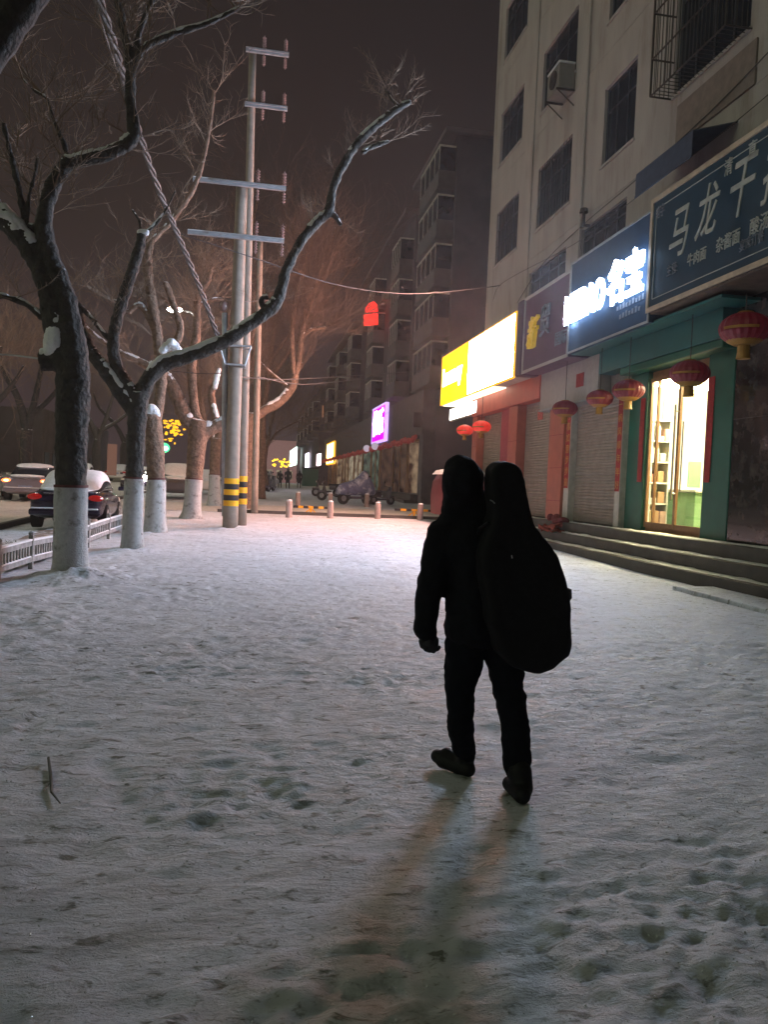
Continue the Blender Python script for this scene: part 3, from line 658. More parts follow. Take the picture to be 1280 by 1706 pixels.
LN = [((1242, 548), .42, 'dim red lantern at the far right in front of the dark stone wall', 0), ((1150, 622), .37, 'red lantern hanging before the glass door of the green shop', 0), ((1048, 650), .35, 'red and gold lantern between the green shop and the nearest roller shutter', 0),
      ((1000, 664), .31, 'dark red lantern in front of the nearest grey roller shutter', 0), ((942, 681), .33, 'small dark lantern above the red tile pillar between two shutters', 0), ((803, 711), .34, 'bright red lantern under the yellow sign, right one of the pair', 1), ((775, 717), .32, 'bright red lantern at the far end under the yellow sign, left one of the pair', 1)]
for (p, r_, lb, gl) in LN:
    X = {0: 8.75}.get(gl, 8.75); P_ = atX(*p, X); make_lantern('red_lantern', tuple(P_), r_, lb, gl)

# ------------------------------------------------------------------ far block with one-storey shops
M['farwall'] = mat('weathered_far_wall', (.07, .058, .066), .95, 0, .25, .8, mix=(.05, .045, .05), mixscale=.6)
M['fartile'] = mat('far_tile', (.10, .088, .09), .8, 0, .2, 2)
M['farpod'] = mat('far_gable_render', (.14, .11, .12), .9, 0, .12, 1)
def far_building(y0, y1, X, z0, z1, label, seed, protr=1.1):
    rr = random.Random(seed); t = empty('far_apartment_building', (X, (y0 + y1) / 2, z0), label, 'building')
    q = MB(); q.box(X, y0, z0, X + 12, y1, z1); w = q.build('wall', 'farwall', t)
    q = MB(); q.box(X - .9, y0 - .4, z1, X + 12, y1 + .1, z1 + .28); q.build('roof_slab', 'farpod', t)
    nb = max(1, int((y1 - y0) / 5)); step_ = (y1 - y0) / nb; zf = z0 + (7.9 if z0 < 5 else 0)
    nfl = int((z1 - zf) / 3.1)
    for i in range(nb):
        a = y0 + i * step_
        for k in range(nfl):
            z = zf + k * 3.1
            if i % 2 == 0:
                q = MB(); q.box(X - protr, a + .35, z, X - .002, a + step_ * .62, z + 1.05); q.box(X - protr - .06, a + .3, z - .12, X - .002, a + step_ * .64, z - .003)
                bl = q.build('balcony', 'fartile', t)
                q = MB(); q.box(X - protr + .06, a + .42, z + 1.053, X - .004, a + step_ * .6, z + 2.55); q.build('glazing', 'glassd', bl)
                q = MB()
                for m_ in range(5): yy = a + .4 + (step_ * .62 - .45) * m_ / 4; q.box(X - protr + .02, yy - .03, z + 1.055, X - protr + .05, yy + .03, z + 2.6)
                q.box(X - protr, a + .35, z + 2.553, X - .006, a + step_ * .62, z + 2.65); q.build('frame', 'white', bl)
            else:
                q = MB(); q.box(X - .05, a + .8, z + .85, X + .02, a + 2.6, z + 2.4); wn = q.build('window', 'frame_d', t)
                q = MB(); q.box(X - .07, a + .88, z + .93, X - .052, a + 2.52, z + 2.32); q.build('pane', 'glassd', wn)
            if rr.random() < .35:
                q = MB(); q.bbox(X - .6, a + step_ * .72, z + .3, X - .05, a + step_ * .72 + .85, z + .95, .03); q.build('air_conditioner', 'acwhite', t)
    return t
fb1 = far_building(48.2, 57.8, 12.3, .5, 24.0, 'dark block directly behind the plaster building with a red-lit balcony', 1)
fb2 = far_building(58.0, 82.0, 11.8, .7, 22.3, 'second dark apartment block along the street beyond the purple sign', 2)
fb3 = far_building(82.3, 112.0, 11.4, 1.0, 19.0, 'third dark apartment block further down the street', 3)
fb4 = far_building(125.0, 170.0, 10.9, 1.1, 17.0, 'farthest orange-tinged block closing the street view', 5)
# red glows
q = MB(); pg_ = [atX(a_, b_, 10.62) for a_, b_ in ((606, 543), (628, 541), (628, 522), (606, 524))]; q.prism(pg_, (.12, 0, 0)); lw_ = q.build('lit_window', 'red_win', fb2)
q = MB(); pg_ = [atX(a_, b_, 10.62) for a_, b_ in ((608, 521), (628, 519), (627, 508), (622, 502), (615, 505), (609, 513))]; q.prism(pg_, (.12, 0, 0)); q.build('arch_pane', 'red_win', lw_)
rl = empty('balcony_lantern', (11.2, 51, 15.8), 'tiny red glowing lantern on the dark balcony beside the plaster building', 'lantern')
q = MB(); q.lathe(tuple(atY(757, 395, 49.4)), [(.0, -.42), (.28, -.38), (.38, 0), (.28, .38), (.0, .42)], 14); q.build('body', emis('red_lantern_glow', (1, .04, .03), 2.2), rl)
P0 = atY(757, 395, 49.4); q = MB(); q.cyl((P0.x, P0.y, P0.z + .42), (P0.x, P0.y, P0.z + 1.0), .02, n=5); q.build('wire', 'wire', rl)

# podium of far shops
pod = empty('far_shop_row', (10.5, 70, .5), 'long row of lit one-storey shops receding beside the dark blocks', 'shop front')
q = MB(); q.box(10.6, 47.4, 4.9, 20, 112, 7.75); q.box(10.6, 47.0, .3, 11.4, 48.1, 4.895); q.build('fascia', 'fartile', pod)
q = MB(); q.box(11.41, 47.1, .3, 20, 47.39, 7.74); q.build('gable_wall', 'farpod', pod)
q = MB(); q.box(10.9, 48.11, .3, 11.0, 112, 1.15); q.build('plinth', 'step', pod)
shopm = [emis('lit_shop_a', (1, .72, .46), .13), emis('lit_shop_b', (1, .8, .6), .26), emis('lit_shop_c', (.75, .8, .6), .09), emis('lit_shop_d', (.9, .5, .35), .06)]
def shopglow(name, a, b_, st):
    m = bpy.data.materials.new(name); m.use_nodes = True; t = m.node_tree; N = t.nodes; L = t.links; N.clear(); o = N.new('ShaderNodeOutputMaterial'); e = N.new('ShaderNodeEmission'); c = N.new('ShaderNodeTexCoord'); mp = N.new('ShaderNodeMapping'); mp.inputs['Scale'].default_value = (1, .22, .75)
    n = N.new('ShaderNodeTexNoise'); n.inputs['Scale'].default_value = 2.2; n.inputs['Detail'].default_value = 6; r_ = N.new('ShaderNodeValToRGB'); el = r_.color_ramp.elements; el[0].position = .38; el[1].position = .66; el[0].color = (*a, 1); el[1].color = (*b_, 1)
    L.new(c.outputs['Object'], mp.inputs[0]); L.new(mp.outputs[0], n.inputs['Vector']); L.new(n.outputs[0], r_.inputs[0]); L.new(r_.outputs[0], e.inputs[0]); e.inputs[1].default_value = st; L.new(e.outputs[0], o.inputs[0]); return m
shopm = [shopglow('shop_interior_warm', (.10, .04, .025), (1, .7, .42), .22), shopglow('shop_interior_cream', (.2, .12, .07), (1, .85, .6), .30), shopglow('shop_interior_green', (.03, .04, .03), (.6, .75, .55), .16), shopglow('shop_interior_dim', (.03, .015, .012), (.6, .35, .22), .12)]
yy = 48.5; i = 0
while yy < 106:
    w_ = 4.4 + (i % 3) * .7; q = MB(); q.box(11.0, yy, 1.16, 11.06, yy + w_, 4.6); wn = q.build('shop_window', shopm[(i * 7 + i // 2) % 4], pod)
    q = MB()
    for k in range(2 + i % 2): q.box(10.9, yy + w_ * k / (1 + i % 2) - .06, 1.16, 10.99, yy + w_ * k / (1 + i % 2) + .06, 4.6)
    q.box(10.9, yy, 4.605, 10.99, yy + w_, 4.75); q.build('frame', 'wood', wn); 
    q = MB()
    for k in range(3): z_ = 1.2 + k * .75; q.box(10.995, yy + .3, z_, 11.0 - .001, yy + w_ - .3, z_ + rnd(.2, .5))
    yy += w_ + .4; i += 1
q = MB(); q.box(10.95, 48.1, 1.15, 11.5, 112, 4.89); q.build('back_wall', 'frame_d', pod) if False else None
# red pennants / lantern string along the eave
q = MB()
for k in range(150):
    yy = 47.6 + k * .42; sag = .35 * abs(math.sin(k * .35)); q.ell((10.25, yy, 4.75 - sag * .5), (.13, .16, .14 + .05 * (k % 3)), 7, 5)
gl_ = tag(q.build('red_lantern_string', mat('dull_red_silk', (.42, .06, .05), .6, 0, .3, emit=(.6, .06, .05), estr=.05)), 'long string of small dull red lanterns under the far shop eaves', 'garland')
q = MB(); q.bbox(9.7, 47.8, .35, 10.9, 58, .72, .03); q.bbox(10.1, 47.8, .72, 10.9, 58, 1.1, .03); st2 = tag(q.build('shop_steps', 'step'), 'low snow-edged steps before the corner shop of the far row', 'steps')
q = MB(); q.box(10.1, 47.75, 5.35, 10.58, 48.0, 6.3); cs = tag(q.build('corner_box', 'frame_d'), 'small dark square box on the corner pillar of the far shops', 'box')

def lit_sign(name, label, y0, y1, z0, z1, m, X=10.3, rim=None, txt=None):
    s_ = empty(name, (X, (y0 + y1) / 2, z0), label, 'shop sign'); q = MB(); q.box(X, y0, z0, X + .28, y1, z1); q.build('lit_panel', m, s_)
    if rim:
        q = MB(); e = .16
        for (a, c, d, f) in ((y0 - e, y1 + e, z0 - e, z0 - .003), (y0 - e, y1 + e, z1 + .003, z1 + e), (y0 - e, y0 - .003, z0, z1), (y1 + .003, y1 + e, z0, z1)): q.box(X - .03, a, d, X + .25, c, f)
        q.build('rim', rim, s_)
    return s_
sp_ = lit_sign('purple_sign', 'glowing purple upright sign with white characters on the far shop row', 59.5, 65.7, 5.25, 7.95, 'purple_glow', 10.3, 'lilac_glow')
text('white_wordmark', '优乐', 2.1, 'small_glow', sp_, (10.27, 65.3, 5.95), bold=.09, ext=.01, sx=1.25)
for i_, y_ in enumerate((62.0, 66.5)):
    q = MB(); q.ell((10.0, y_, 4.75), (.3, .35, .3), 10, 8); q.build('globe_lamp', emis('dim_globe', (.8, .65, .8), .45), sp_)
lit_sign('far_yellow_sign', 'small bright yellow sign far down the shop row', 97, 106, 4.2, 6.8, 'yellow_far', 10.4, 'orange_edge')
lit_sign('far_white_sign', 'small white-green sign at the far end of the street', 165, 190, 5.2, 9.0, emis('white_green', (.75, 1, .9), 3), 9.6)
lit_sign('far_vertical_sign', 'thin white-blue vertical sign at the end of the street', 140, 146, 2.4, 6.9, emis('white_blue', (.85, .85, 1), 3.5), 10.3)
lit_sign('far_red_white_sign', 'tiny white and red sign beside the thin vertical sign', 116, 121, 4.2, 6.0, emis('white_pink', (1, .75, .8), 2.6), 10.3)
for (a_, c_, d_, e_) in ((522, 538, 700, 680), (524, 534, 726, 712)):
    q = MB(); pg_ = [atX(x_, y_, 11.25) for x_, y_ in ((a_, d_), (c_, d_ - 5), (c_, e_ - 5), (a_, e_))]; q.prism(pg_, (.1, 0, 0)); q.build('lit_window', emis('dim_orange_window', (1, .42, .2), .30), fb3)
# frontage across the end, pink street glow put into its wall as emission
eb = empty('end_building', (0, 200, 1), 'low building front with pink street glow painted into its wall, closing the street at the vanishing point', 'building')
q = MB(); q.box(-2, 200, 1, 12, 206, 12); q.build('wall', mat('pink_glow_wall', (.30, .2, .2), .9, emit=(1, .45, .42), estr=.12), eb)
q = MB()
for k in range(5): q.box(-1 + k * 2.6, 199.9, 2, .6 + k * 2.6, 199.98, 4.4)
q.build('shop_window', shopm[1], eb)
q = MB(); pp = atY(465, 771, 110)
for k in range(26): q.ell((pp.x + rnd(-1, 1.6), pp.y + rnd(-1, 1), pp.z + rnd(-.55, .6)), (.16, .16, .12), 6, 4)
tag(q.build('yellow_light_cluster', emis('yellow_leds', (1, .62, .03), 2.4)), 'cluster of yellow decoration lights in the tree at the street end', 'lights')
# other side of the road: hazy frontage
for i, (y0, y1, X, z1, lb) in enumerate(((30, 62, -34, 5.4, 'long low dim wall across the road at the left edge'), (66, 100, -30, 8.0, 'dim two-storey block across the road behind the bare trees'), (104, 150, -26, 9.5, 'faint block across the road far behind the light poles'))):
    t = empty('roadside_building', (X, (y0 + y1) / 2, 1), lb, 'building'); q = MB(); q.box(X - 8, y0, .5, X, y1, z1); q.build('wall', mat('haze_wall', (.20, .165, .17), .95, 0, .2, .5), t)
    for k in range(int((y1 - y0) / 4)): q = MB(); q.box(X, y0 + 1 + k * 4, 2.2, X + .06, y0 + 3.2 + k * 4, 4); q.build('window', 'frame_d', t)
ls = empty('pink_shop_sign', (-26, 100, 3), 'dim orange and pink lit shop panel across the road between the first two trunks', 'shop sign'); pp = atY(186, 766, 62)
q = MB(); q.box(pp.x - .35, 62, pp.z - 1.2, pp.x + .35, 62.1, pp.z + 1.2); q.build('panel', emis('dim_orange', (1, .5, .35), .14), ls)

# ------------------------------------------------------------------ poles, wires, street lamp
def cpt(px, py, Y): return tuple(atY(px, py, Y))
pg = 'concrete utility poles at the kerb'
def pole(px0, py0, px1, py1, Y, r0, r1, label, arms, band):
    b0 = atY(px0, py0, Y); t1 = atY(px1, py1, Y); b0.z -= .15; t = empty('utility_pole', tuple(b0), label, 'utility pole', pg)
    top = Vector((b0.x + (t1.x - b0.x) * .5, Y, t1.z)); pts = [b0.lerp(top, k / 12) for k in range(13)]
    q = MB(); q.tube(pts, [r0 + (r1 - r0) * k / 12 for k in range(13)], 24); q.build('shaft', 'concrete', t, smooth=True)
    def at(z): f = (z - b0.z) / (top.z - b0.z); return b0.lerp(top, f), r0 + (r1 - r0) * f
    if band:
        z0, z1 = band; n_ = 5
        for k in range(n_):
            a, ra = at(z0 + (z1 - z0) * k / n_); c, rc = at(z0 + (z1 - z0) * (k + 1) / n_); q = MB(); q.tube([a, c], [ra + .004, rc + .004], 24, cap=False); q.build('warning_band', 'blk' if k % 2 else 'yel', t, smooth=True)
    for (zl, x0, x1, ins) in arms:
        c, rc = at(zl); q = MB(); yy = Y - rc - .05
        q.box(c.x + x0, yy - .05, zl - .05, c.x + x1, yy + .03, zl + .06); q.box(c.x + x0 * .6, yy - .12, zl + .002, c.x + x1, yy - .06, zl + .05)
        arm = q.build('crossarm', 'steel', t); q = MB(); q.bbox(c.x + x0, yy - .05, zl + .063, c.x + x1, yy + .03, zl + .085, .008); q.build('snow', 'snow', arm)
        for ix in ins:
            q = MB()
            for m_ in range(5): q.lathe((c.x + ix, yy, zl + .1 + m_ * .075), [(.02, 0), (.06, .01), (.062, .03), (.02, .06)], 10)
            for m_ in range(4): q.lathe((c.x + ix, yy, zl - .38 + m_ * .075), [(.02, 0), (.05, .01), (.05, .03), (.02, .06)], 10)
            q.cyl((c.x + ix, yy, zl - .42), (c.x + ix, yy, zl + .5), .018, n=6); q.build('insulator', 'insul', arm)
    return t, at
Y1 = 22.84
zA = atY(400, 312, Y1).z; zB = atY(395, 399, Y1).z
z797 = atY(388, 797, Y1).z; z843 = atY(388, 843, Y1).z
pA, atA = pole(383, 884, 402, 304, Y1, .225, .16, 'nearer grey concrete pole with two snow-lined crossarms', [(zA, -1.35, 1.25, (.45, 1.2)), (zB, -1.45, 1.25, (.45, 1.2))], (z843, z797))
Y2 = 24.6; z1b = atY(402, 793, Y2).z; z0b = atY(402, 840, Y2).z
pB, atB = pole(402, 876, 411, 82, Y2, .16, .11, 'taller warm-lit concrete pole just behind the crossarm pole', [(atY(410, 88, Y2).z, -.2, 1.1, (.35, 1.0)), (atY(408, 178, Y2).z, -.2, 1.1, (.35, 1.0))], (z0b, z1b))
pC, atC = pole(424, 848, 427, 395, 31.0, .14, .10, 'third dim pole seen to the right behind the pair of poles', [], None)
# bracket, conduit on the near pole
br_ = empty('pole_bracket', tuple(atY(400, 592, Y1 - .25)), 'grey steel frame bracket clamped round the nearer pole', 'bracket')
a, c, d, e = atY(366, 575, Y1 - .28), atY(418, 577, Y1 - .28), atY(374, 606, Y1 - .28), atY(408, 609, Y1 - .28)
q = MB()
for p0, p1 in ((a, c), (a, d), (c, e), (d, e)): q.cyl(p0, p1, .03, n=6)
off_ = Vector((0, .5, 0))
for p0, p1 in ((a + off_, c + off_), (a, a + off_), (c, c + off_), (d, d + off_), (e, e + off_), (d + off_, e + off_)): q.cyl(p0, p1, .025, n=6)
q.build('frame', 'steel', br_)
cdt = empty('conduit_pipe', tuple(atY(374, 850, Y1)), 'thin grey conduit pipe with a capped top beside the nearer pole', 'pipe')
q = MB(); q.tube([atY(374, 860, Y1 + .05), atY(374, 690, Y1 + .05), atY(375, 600, Y1 + .05), atY(374, 522, Y1 + .05)], .085, 10); q.build('pipe', 'steel', cdt, smooth=True)
q = MB(); q.ell(atY(373, 510, Y1 + .05), (.12, .12, .16), 10, 7); q.build('cap', 'insul', cdt, smooth=True)
q = MB(); 
for zz in (-.25, .05): q.box(atY(385, 690, Y1).x - .4, Y1 - .25, atY(385, 690, Y1).z + zz, atY(385, 690, Y1).x + .3, Y1 + .2, atY(385, 690, Y1).z + zz + .04)
for k_ in ():
    pass
def wire(pts, r, label, m='wire', name='overhead_wire', n=60, tw=None, cat='wire'):
    P = [Vector(p) for p in pts]; out = []
    for i in range(len(P) - 1):
        for j in range(n // (len(P) - 1)): out.append((i + j / (n // (len(P) - 1))))
    out.append(len(P) - 1)
    def cr(t):
        i = min(int(t), len(P) - 2); u = t - i; p0 = P[max(i - 1, 0)]; p1 = P[i]; p2 = P[i + 1]; p3 = P[min(i + 2, len(P) - 1)]
        return .5 * ((2 * p1) + (p2 - p0) * u + (2 * p0 - 5 * p1 + 4 * p2 - p3) * u * u + (3 * p1 - p0 - 3 * p2 + p3) * u ** 3)
    q = MB(); cs_ = [cr(t) for t in out]
    if tw:
        for ph in range(tw[0]): q.tube([c + Vector((math.cos(i * .55 + ph * 2.1) * tw[1], 0, math.sin(i * .55 + ph * 2.1) * tw[1])) for i, c in enumerate(cs_)], r, 6)
    else: q.tube(cs_, r, 5)
    return tag(q.build(name, m, smooth=True), label, cat)
wire([cpt(286, 385, 22), cpt(430, 432, 22.5), cpt(560, 474, 24), cpt(680, 489, 26), cpt(800, 480, 29), cpt(870, 468, 29.5), cpt(945, 440, 28.0)], .016, 'long sagging wire from the trees to the plaster building')
wire([cpt(380, 500, 22.8), cpt(410, 502, 24), cpt(450, 500, 26)], .012, 'short wire between the poles below the crossarms')
wire([cpt(400, 628, 23), cpt(480, 632, 28), cpt(590, 626, 40), cpt(700, 618, 50)], .018, 'upper of two thin wires crossing to the far dark block')
wire([cpt(430, 628, 24), cpt(500, 640, 28), cpt(560, 636, 36), cpt(640, 628, 48)], .018, 'lower thin wire lit faintly violet near the warm branches')
wire([cpt(-40, 588, 12.6), cpt(20, 592, 12.6), cpt(68, 598, 12.3)], .014, 'short wire running off the left edge from the cut stub', 'steel')
wire([cpt(286, 618, 24), cpt(330, 622, 24), cpt(372, 622, 23)], .012, 'thin wire behind the long branch left of the poles')
wire([cpt(160, -20, 13.5), cpt(200, 110, 15), cpt(225, 200, 16.5), cpt(262, 310, 18.5), cpt(300, 400, 20), cpt(335, 485, 21.5), cpt(362, 558, 22.6)], .033, 'thick twisted bundle of cables slanting down through the trees to the pole', 'bundle', 'cable_bundle', 110, (3, .045), 'cable')
wire([cpt(150, -20, 13.5), cpt(185, 90, 15), cpt(218, 185, 16.5), cpt(252, 290, 18.5), cpt(296, 392, 20)], .022, 'single dark cable running close beside the twisted bundle', 'bundle', 'cable', 60, None, 'cable')

wire([tuple(atX(1290, 78, 9.42)), tuple(atX(1180, 190, 9.42)), tuple(atX(1060, 300, 9.42)), tuple(atX(975, 372, 9.42)), tuple(atX(905, 440, 9.42)), tuple(atX(862, 505, 9.42))], .013, 'grey cable drooping along the plaster facade down to the plum sign', 'wire')
wire([tuple(atX(1290, 150, 9.40)), tuple(atX(1190, 232, 9.40)), tuple(atX(1040, 345, 9.40)), tuple(atX(960, 405, 9.40)), tuple(atX(840, 470, 9.40)), tuple(atX(822, 500, 9.40))], .010, 'lower thin cable tacked to the plaster facade above the signs', 'wire')
sl = empty('street_lamp', (0, 0, 0), 'lit white street lamp glowing between the branches across the road', 'street lamp'); P0 = atY(291, 516, 60)
OFF[sl.name] = Vector((P0.x + .8, 60, G(60))); sl.location = OFF[sl.name]
q = MB(); q.tube([(P0.x + 1.6, 60, G(60)), (P0.x + 1.6, 60, P0.z - .5), (P0.x + 1.2, 60, P0.z - .1), (P0.x + .5, 60, P0.z)], [.12, .09, .07, .05], 8); q.build('post', 'steel', sl)
q = MB(); q.ell((P0.x, 60, P0.z), (.55, .3, .2), 12, 8); q.build('lamp_head', emis('street_lamp_glow', (1, .93, .80), 420), sl)
sl2 = copy_tree(sl, loc=(-15.0, 27, G(27)), label='unseen street lamp added across the road beyond the left picture edge', group='street lamps across the road'); sl['group'] = 'street lamps across the road'  # second lamp added out of view to brighten the road

# ------------------------------------------------------------------ trees
def blob(q, a, c, ra, rc, fl=1.0, n=14): # tapered capsule
    a = Vector(a); c = Vector(c); q.tube([a, a.lerp(c, .33), a.lerp(c, .67), c], [ra, ra * .67 + rc * .33, ra * .33 + rc * .67, rc], n, flat=fl); q.ell(a, (ra, ra, ra), n, 8); q.ell(c, (rc, rc, rc), n, 8)
def spline(pts, n=6):
    P = pts; out = []
    for i in range(len(P) - 1):
        p0 = P[max(i - 1, 0)]; p1 = P[i]; p2 = P[i + 1]; p3 = P[min(i + 2, len(P) - 1)]
        for j in range(n):
            u = j / n; out.append(tuple(.5 * ((2 * p1[k]) + (p2[k] - p0[k]) * u + (2 * p0[k] - 5 * p1[k] + 4 * p2[k] - p3[k]) * u * u + (3 * p1[k] - p0[k] - 3 * p2[k] + p3[k]) * u ** 3) for k in range(4)))
    out.append(tuple(P[-1])); return out
def limb_world(l, Y):
    out = []
    for p in l:
        px, py, r = p[:3]; yy = Y + (p[3] if len(p) > 3 else 0); w = atY(px, py, yy); out.append((w.x, w.y, w.z, r * yy * .93 / F))
    return out
def twig(q, p, d, L, r, dep, rr):
    n_ = 5; pts = [p]; dd = d.normalized()
    for i in range(n_):
        dd = (dd + Vector((rr.uniform(-.28, .28), rr.uniform(-.28, .28), rr.uniform(-.16, .24)))).normalized(); pts.append(pts[-1] + dd * L / n_)
    q.tube(pts, [r * (1 - .16 * i) for i in range(n_ + 1)], 3, cap=False)
    if dep > 0:
        for i in range(1, n_ + 1):
            for _ in range(1 if dep == 1 else 2):
                if rr.random() < .85:
                    nd = (dd + Vector((rr.uniform(-1, 1), rr.uniform(-1, 1), rr.uniform(-.5, .9)))).normalized(); twig(q, pts[i], nd, L * rr.uniform(.35, .6), r * .62, dep - 1, rr)
def tree(label, Y, trunk, limbs, tw=(), bark='bark', paint=None, snowcap=None, seed=1, twr=.011, jag=.06, group='pollarded street trees with limewashed trunks', twm='twig', snow_on=True):
    rr = random.Random(seed); T = limb_world(trunk, Y); b0 = Vector(T[0][:3]); t = empty('street_tree', (b0.x, b0.y, G(b0.y)), label, 'tree', group)
    q = MB(); sp0 = spline(T, 5); z0 = T[0][2]
    rad = [p[3] * (1 + .28 * math.exp(-max(0, p[2] - z0) / .18)) * (1 + rr.uniform(-.03, .03)) for p in sp0]
    q.tube([Vector(p[:3]) - (Vector((0, 0, .12)) if i == 0 else Vector((0, 0, 0))) for i, p in enumerate(sp0)], rad, 20)
    SN = []; allp = []
    for l in limbs:
        LW = limb_world(l, Y); sl_ = spline(LW, 7); pts = [Vector(p[:3]) for p in sl_]; rad = [max(.006, p[3] * (1 + rr.uniform(-jag, jag))) for p in sl_]
        q.tube(pts, rad, 12)
        for i, p in enumerate(pts): allp.append((p, rad[i], (pts[min(i + 1, len(pts) - 1)] - pts[max(i - 1, 0)]).normalized(), i / len(pts)))
        # lying snow along the upper side, in broken lengths
        run = []
        for i, p in enumerate(pts):
            dz = abs((pts[min(i + 1, len(pts) - 1)] - pts[max(i - 1, 0)]).normalized().z)
            if dz < .88 and rr.random() < .93: run.append((p + Vector((0, 0, rad[i] * .62)) + Vector((0, -.25 * rad[i], 0)), rad[i] * rr.uniform(.55, .72)))
            else:
                if len(run) > 2 and snow_on: SN.append(run)
                run = []
        if len(run) > 2 and snow_on: SN.append(run)
    tk = q.build('trunk', bark, t, smooth=True)
    if Y < 30 and Y > 10: remesh(tk, .018 if Y < 18 else .026, 2, .05, .16)
    if snowcap:
        k_ = Y * 1.03 / F
        for ch in snowcap:
            CQ = MB(); W3 = [(atY(a_, b_, Y - .04), r_ * k_) for a_, b_, r_ in ch]
            if len(W3) == 1: W3.append((W3[0][0] + Vector((.01, 0, 0)), W3[0][1] * .9))
            for (p0, r0), (p1, r1) in zip(W3[:-1], W3[1:]): blob(CQ, p0, p1, r0, r1, 1, 12)
            o_ = CQ.build('snow_cap', 'snow', t); remesh(o_, max(.014, W3[0][1] * .12), 6, W3[0][1] * .5, W3[0][1] * .9)
    for run in SN: CQ = MB(); CQ.tube([a for a, _ in run], [.2 * run[0][1]] + [b_ for _, b_ in run[1:-1]] + [.2 * run[-1][1]], 8); CQ.build('snow_cover', 'snow', t, smooth=True)
    if paint:
        zt, zb = T[0][2] + paint, T[0][2] - .05
        def rad_at(z):
            for i in range(len(sp0) - 1):
                if sp0[i][2] <= z <= sp0[i + 1][2] + 1e-6:
                    f = (z - sp0[i][2]) / max(1e-5, sp0[i + 1][2] - sp0[i][2]); pa, pb = Vector(sp0[i][:3]), Vector(sp0[i + 1][:3]); ra = sp0[i][3] + (sp0[i + 1][3] - sp0[i][3]) * f
                    return pa.lerp(pb, f), ra * (1 + .28 * math.exp(-max(0, z - z0) / .18))
            return Vector(sp0[0][:3]), sp0[0][3] * 1.28
        zz = [zb + (zt - zb) * k / 14 for k in range(15)]; pr_ = [rad_at(z) for z in zz]
        q = MB(); q.tube([Vector((p.x, p.y, z)) for (p, r), z in zip(pr_, zz)], [r * 1.03 + .013 for p, r in pr_], 24, cap=False, jit=.012); q.build('limewash', 'lime', t, smooth=True)
        q = MB(); zz = [zt + .002, zt + .04]; pr_ = [rad_at(z) for z in zz]; q.tube([Vector((p.x, p.y, z)) for (p, r), z in zip(pr_, zz)], [r * 1.03 + .016 for p, r in pr_], 24, cap=False); q.build('red_band', 'redband', t, smooth=True)
    if tw:
        n_, L, dep, lo = tw; q = MB(); cand = [a for a in allp if a[3] > lo and a[1] < .14] or allp
        for k in range(n_):
            p, r_, d, f = rr.choice(cand); nd = (d * rr.uniform(0, .8) + Vector((rr.uniform(-1, 1), rr.uniform(-.8, .8), rr.uniform(-.25, 1)))).normalized(); twig(q, p, nd, L * rr.uniform(.5, 1.2), twr * rr.uniform(.7, 1.1), dep, rr)
        q.build('crown_twigs', twm, t)
    return t
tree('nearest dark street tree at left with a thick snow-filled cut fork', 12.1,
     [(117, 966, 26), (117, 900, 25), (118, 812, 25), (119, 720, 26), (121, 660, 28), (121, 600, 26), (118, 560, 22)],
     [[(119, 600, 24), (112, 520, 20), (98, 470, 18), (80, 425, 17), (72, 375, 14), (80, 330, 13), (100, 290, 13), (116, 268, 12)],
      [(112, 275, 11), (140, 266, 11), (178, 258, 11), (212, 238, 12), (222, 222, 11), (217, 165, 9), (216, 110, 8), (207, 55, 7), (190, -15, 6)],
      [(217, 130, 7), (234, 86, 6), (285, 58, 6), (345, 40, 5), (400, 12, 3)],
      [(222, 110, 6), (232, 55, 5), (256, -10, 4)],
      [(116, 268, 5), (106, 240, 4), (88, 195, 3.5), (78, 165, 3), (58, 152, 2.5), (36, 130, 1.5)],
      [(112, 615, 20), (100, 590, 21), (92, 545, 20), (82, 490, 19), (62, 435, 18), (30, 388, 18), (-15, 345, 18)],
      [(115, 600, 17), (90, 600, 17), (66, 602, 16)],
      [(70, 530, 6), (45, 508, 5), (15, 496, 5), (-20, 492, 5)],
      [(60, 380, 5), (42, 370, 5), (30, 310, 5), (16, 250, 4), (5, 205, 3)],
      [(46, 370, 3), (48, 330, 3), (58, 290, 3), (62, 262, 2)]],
     (60, 1.2, 2, .3), paint=1.38, snowcap=[[(-6, 350, 13), (22, 374, 14), (48, 402, 12), (58, 420, 8)], [(62, 430, 5), (78, 470, 7), (88, 505, 10), (94, 540, 14), (92, 572, 18), (84, 590, 12)]], seed=3)
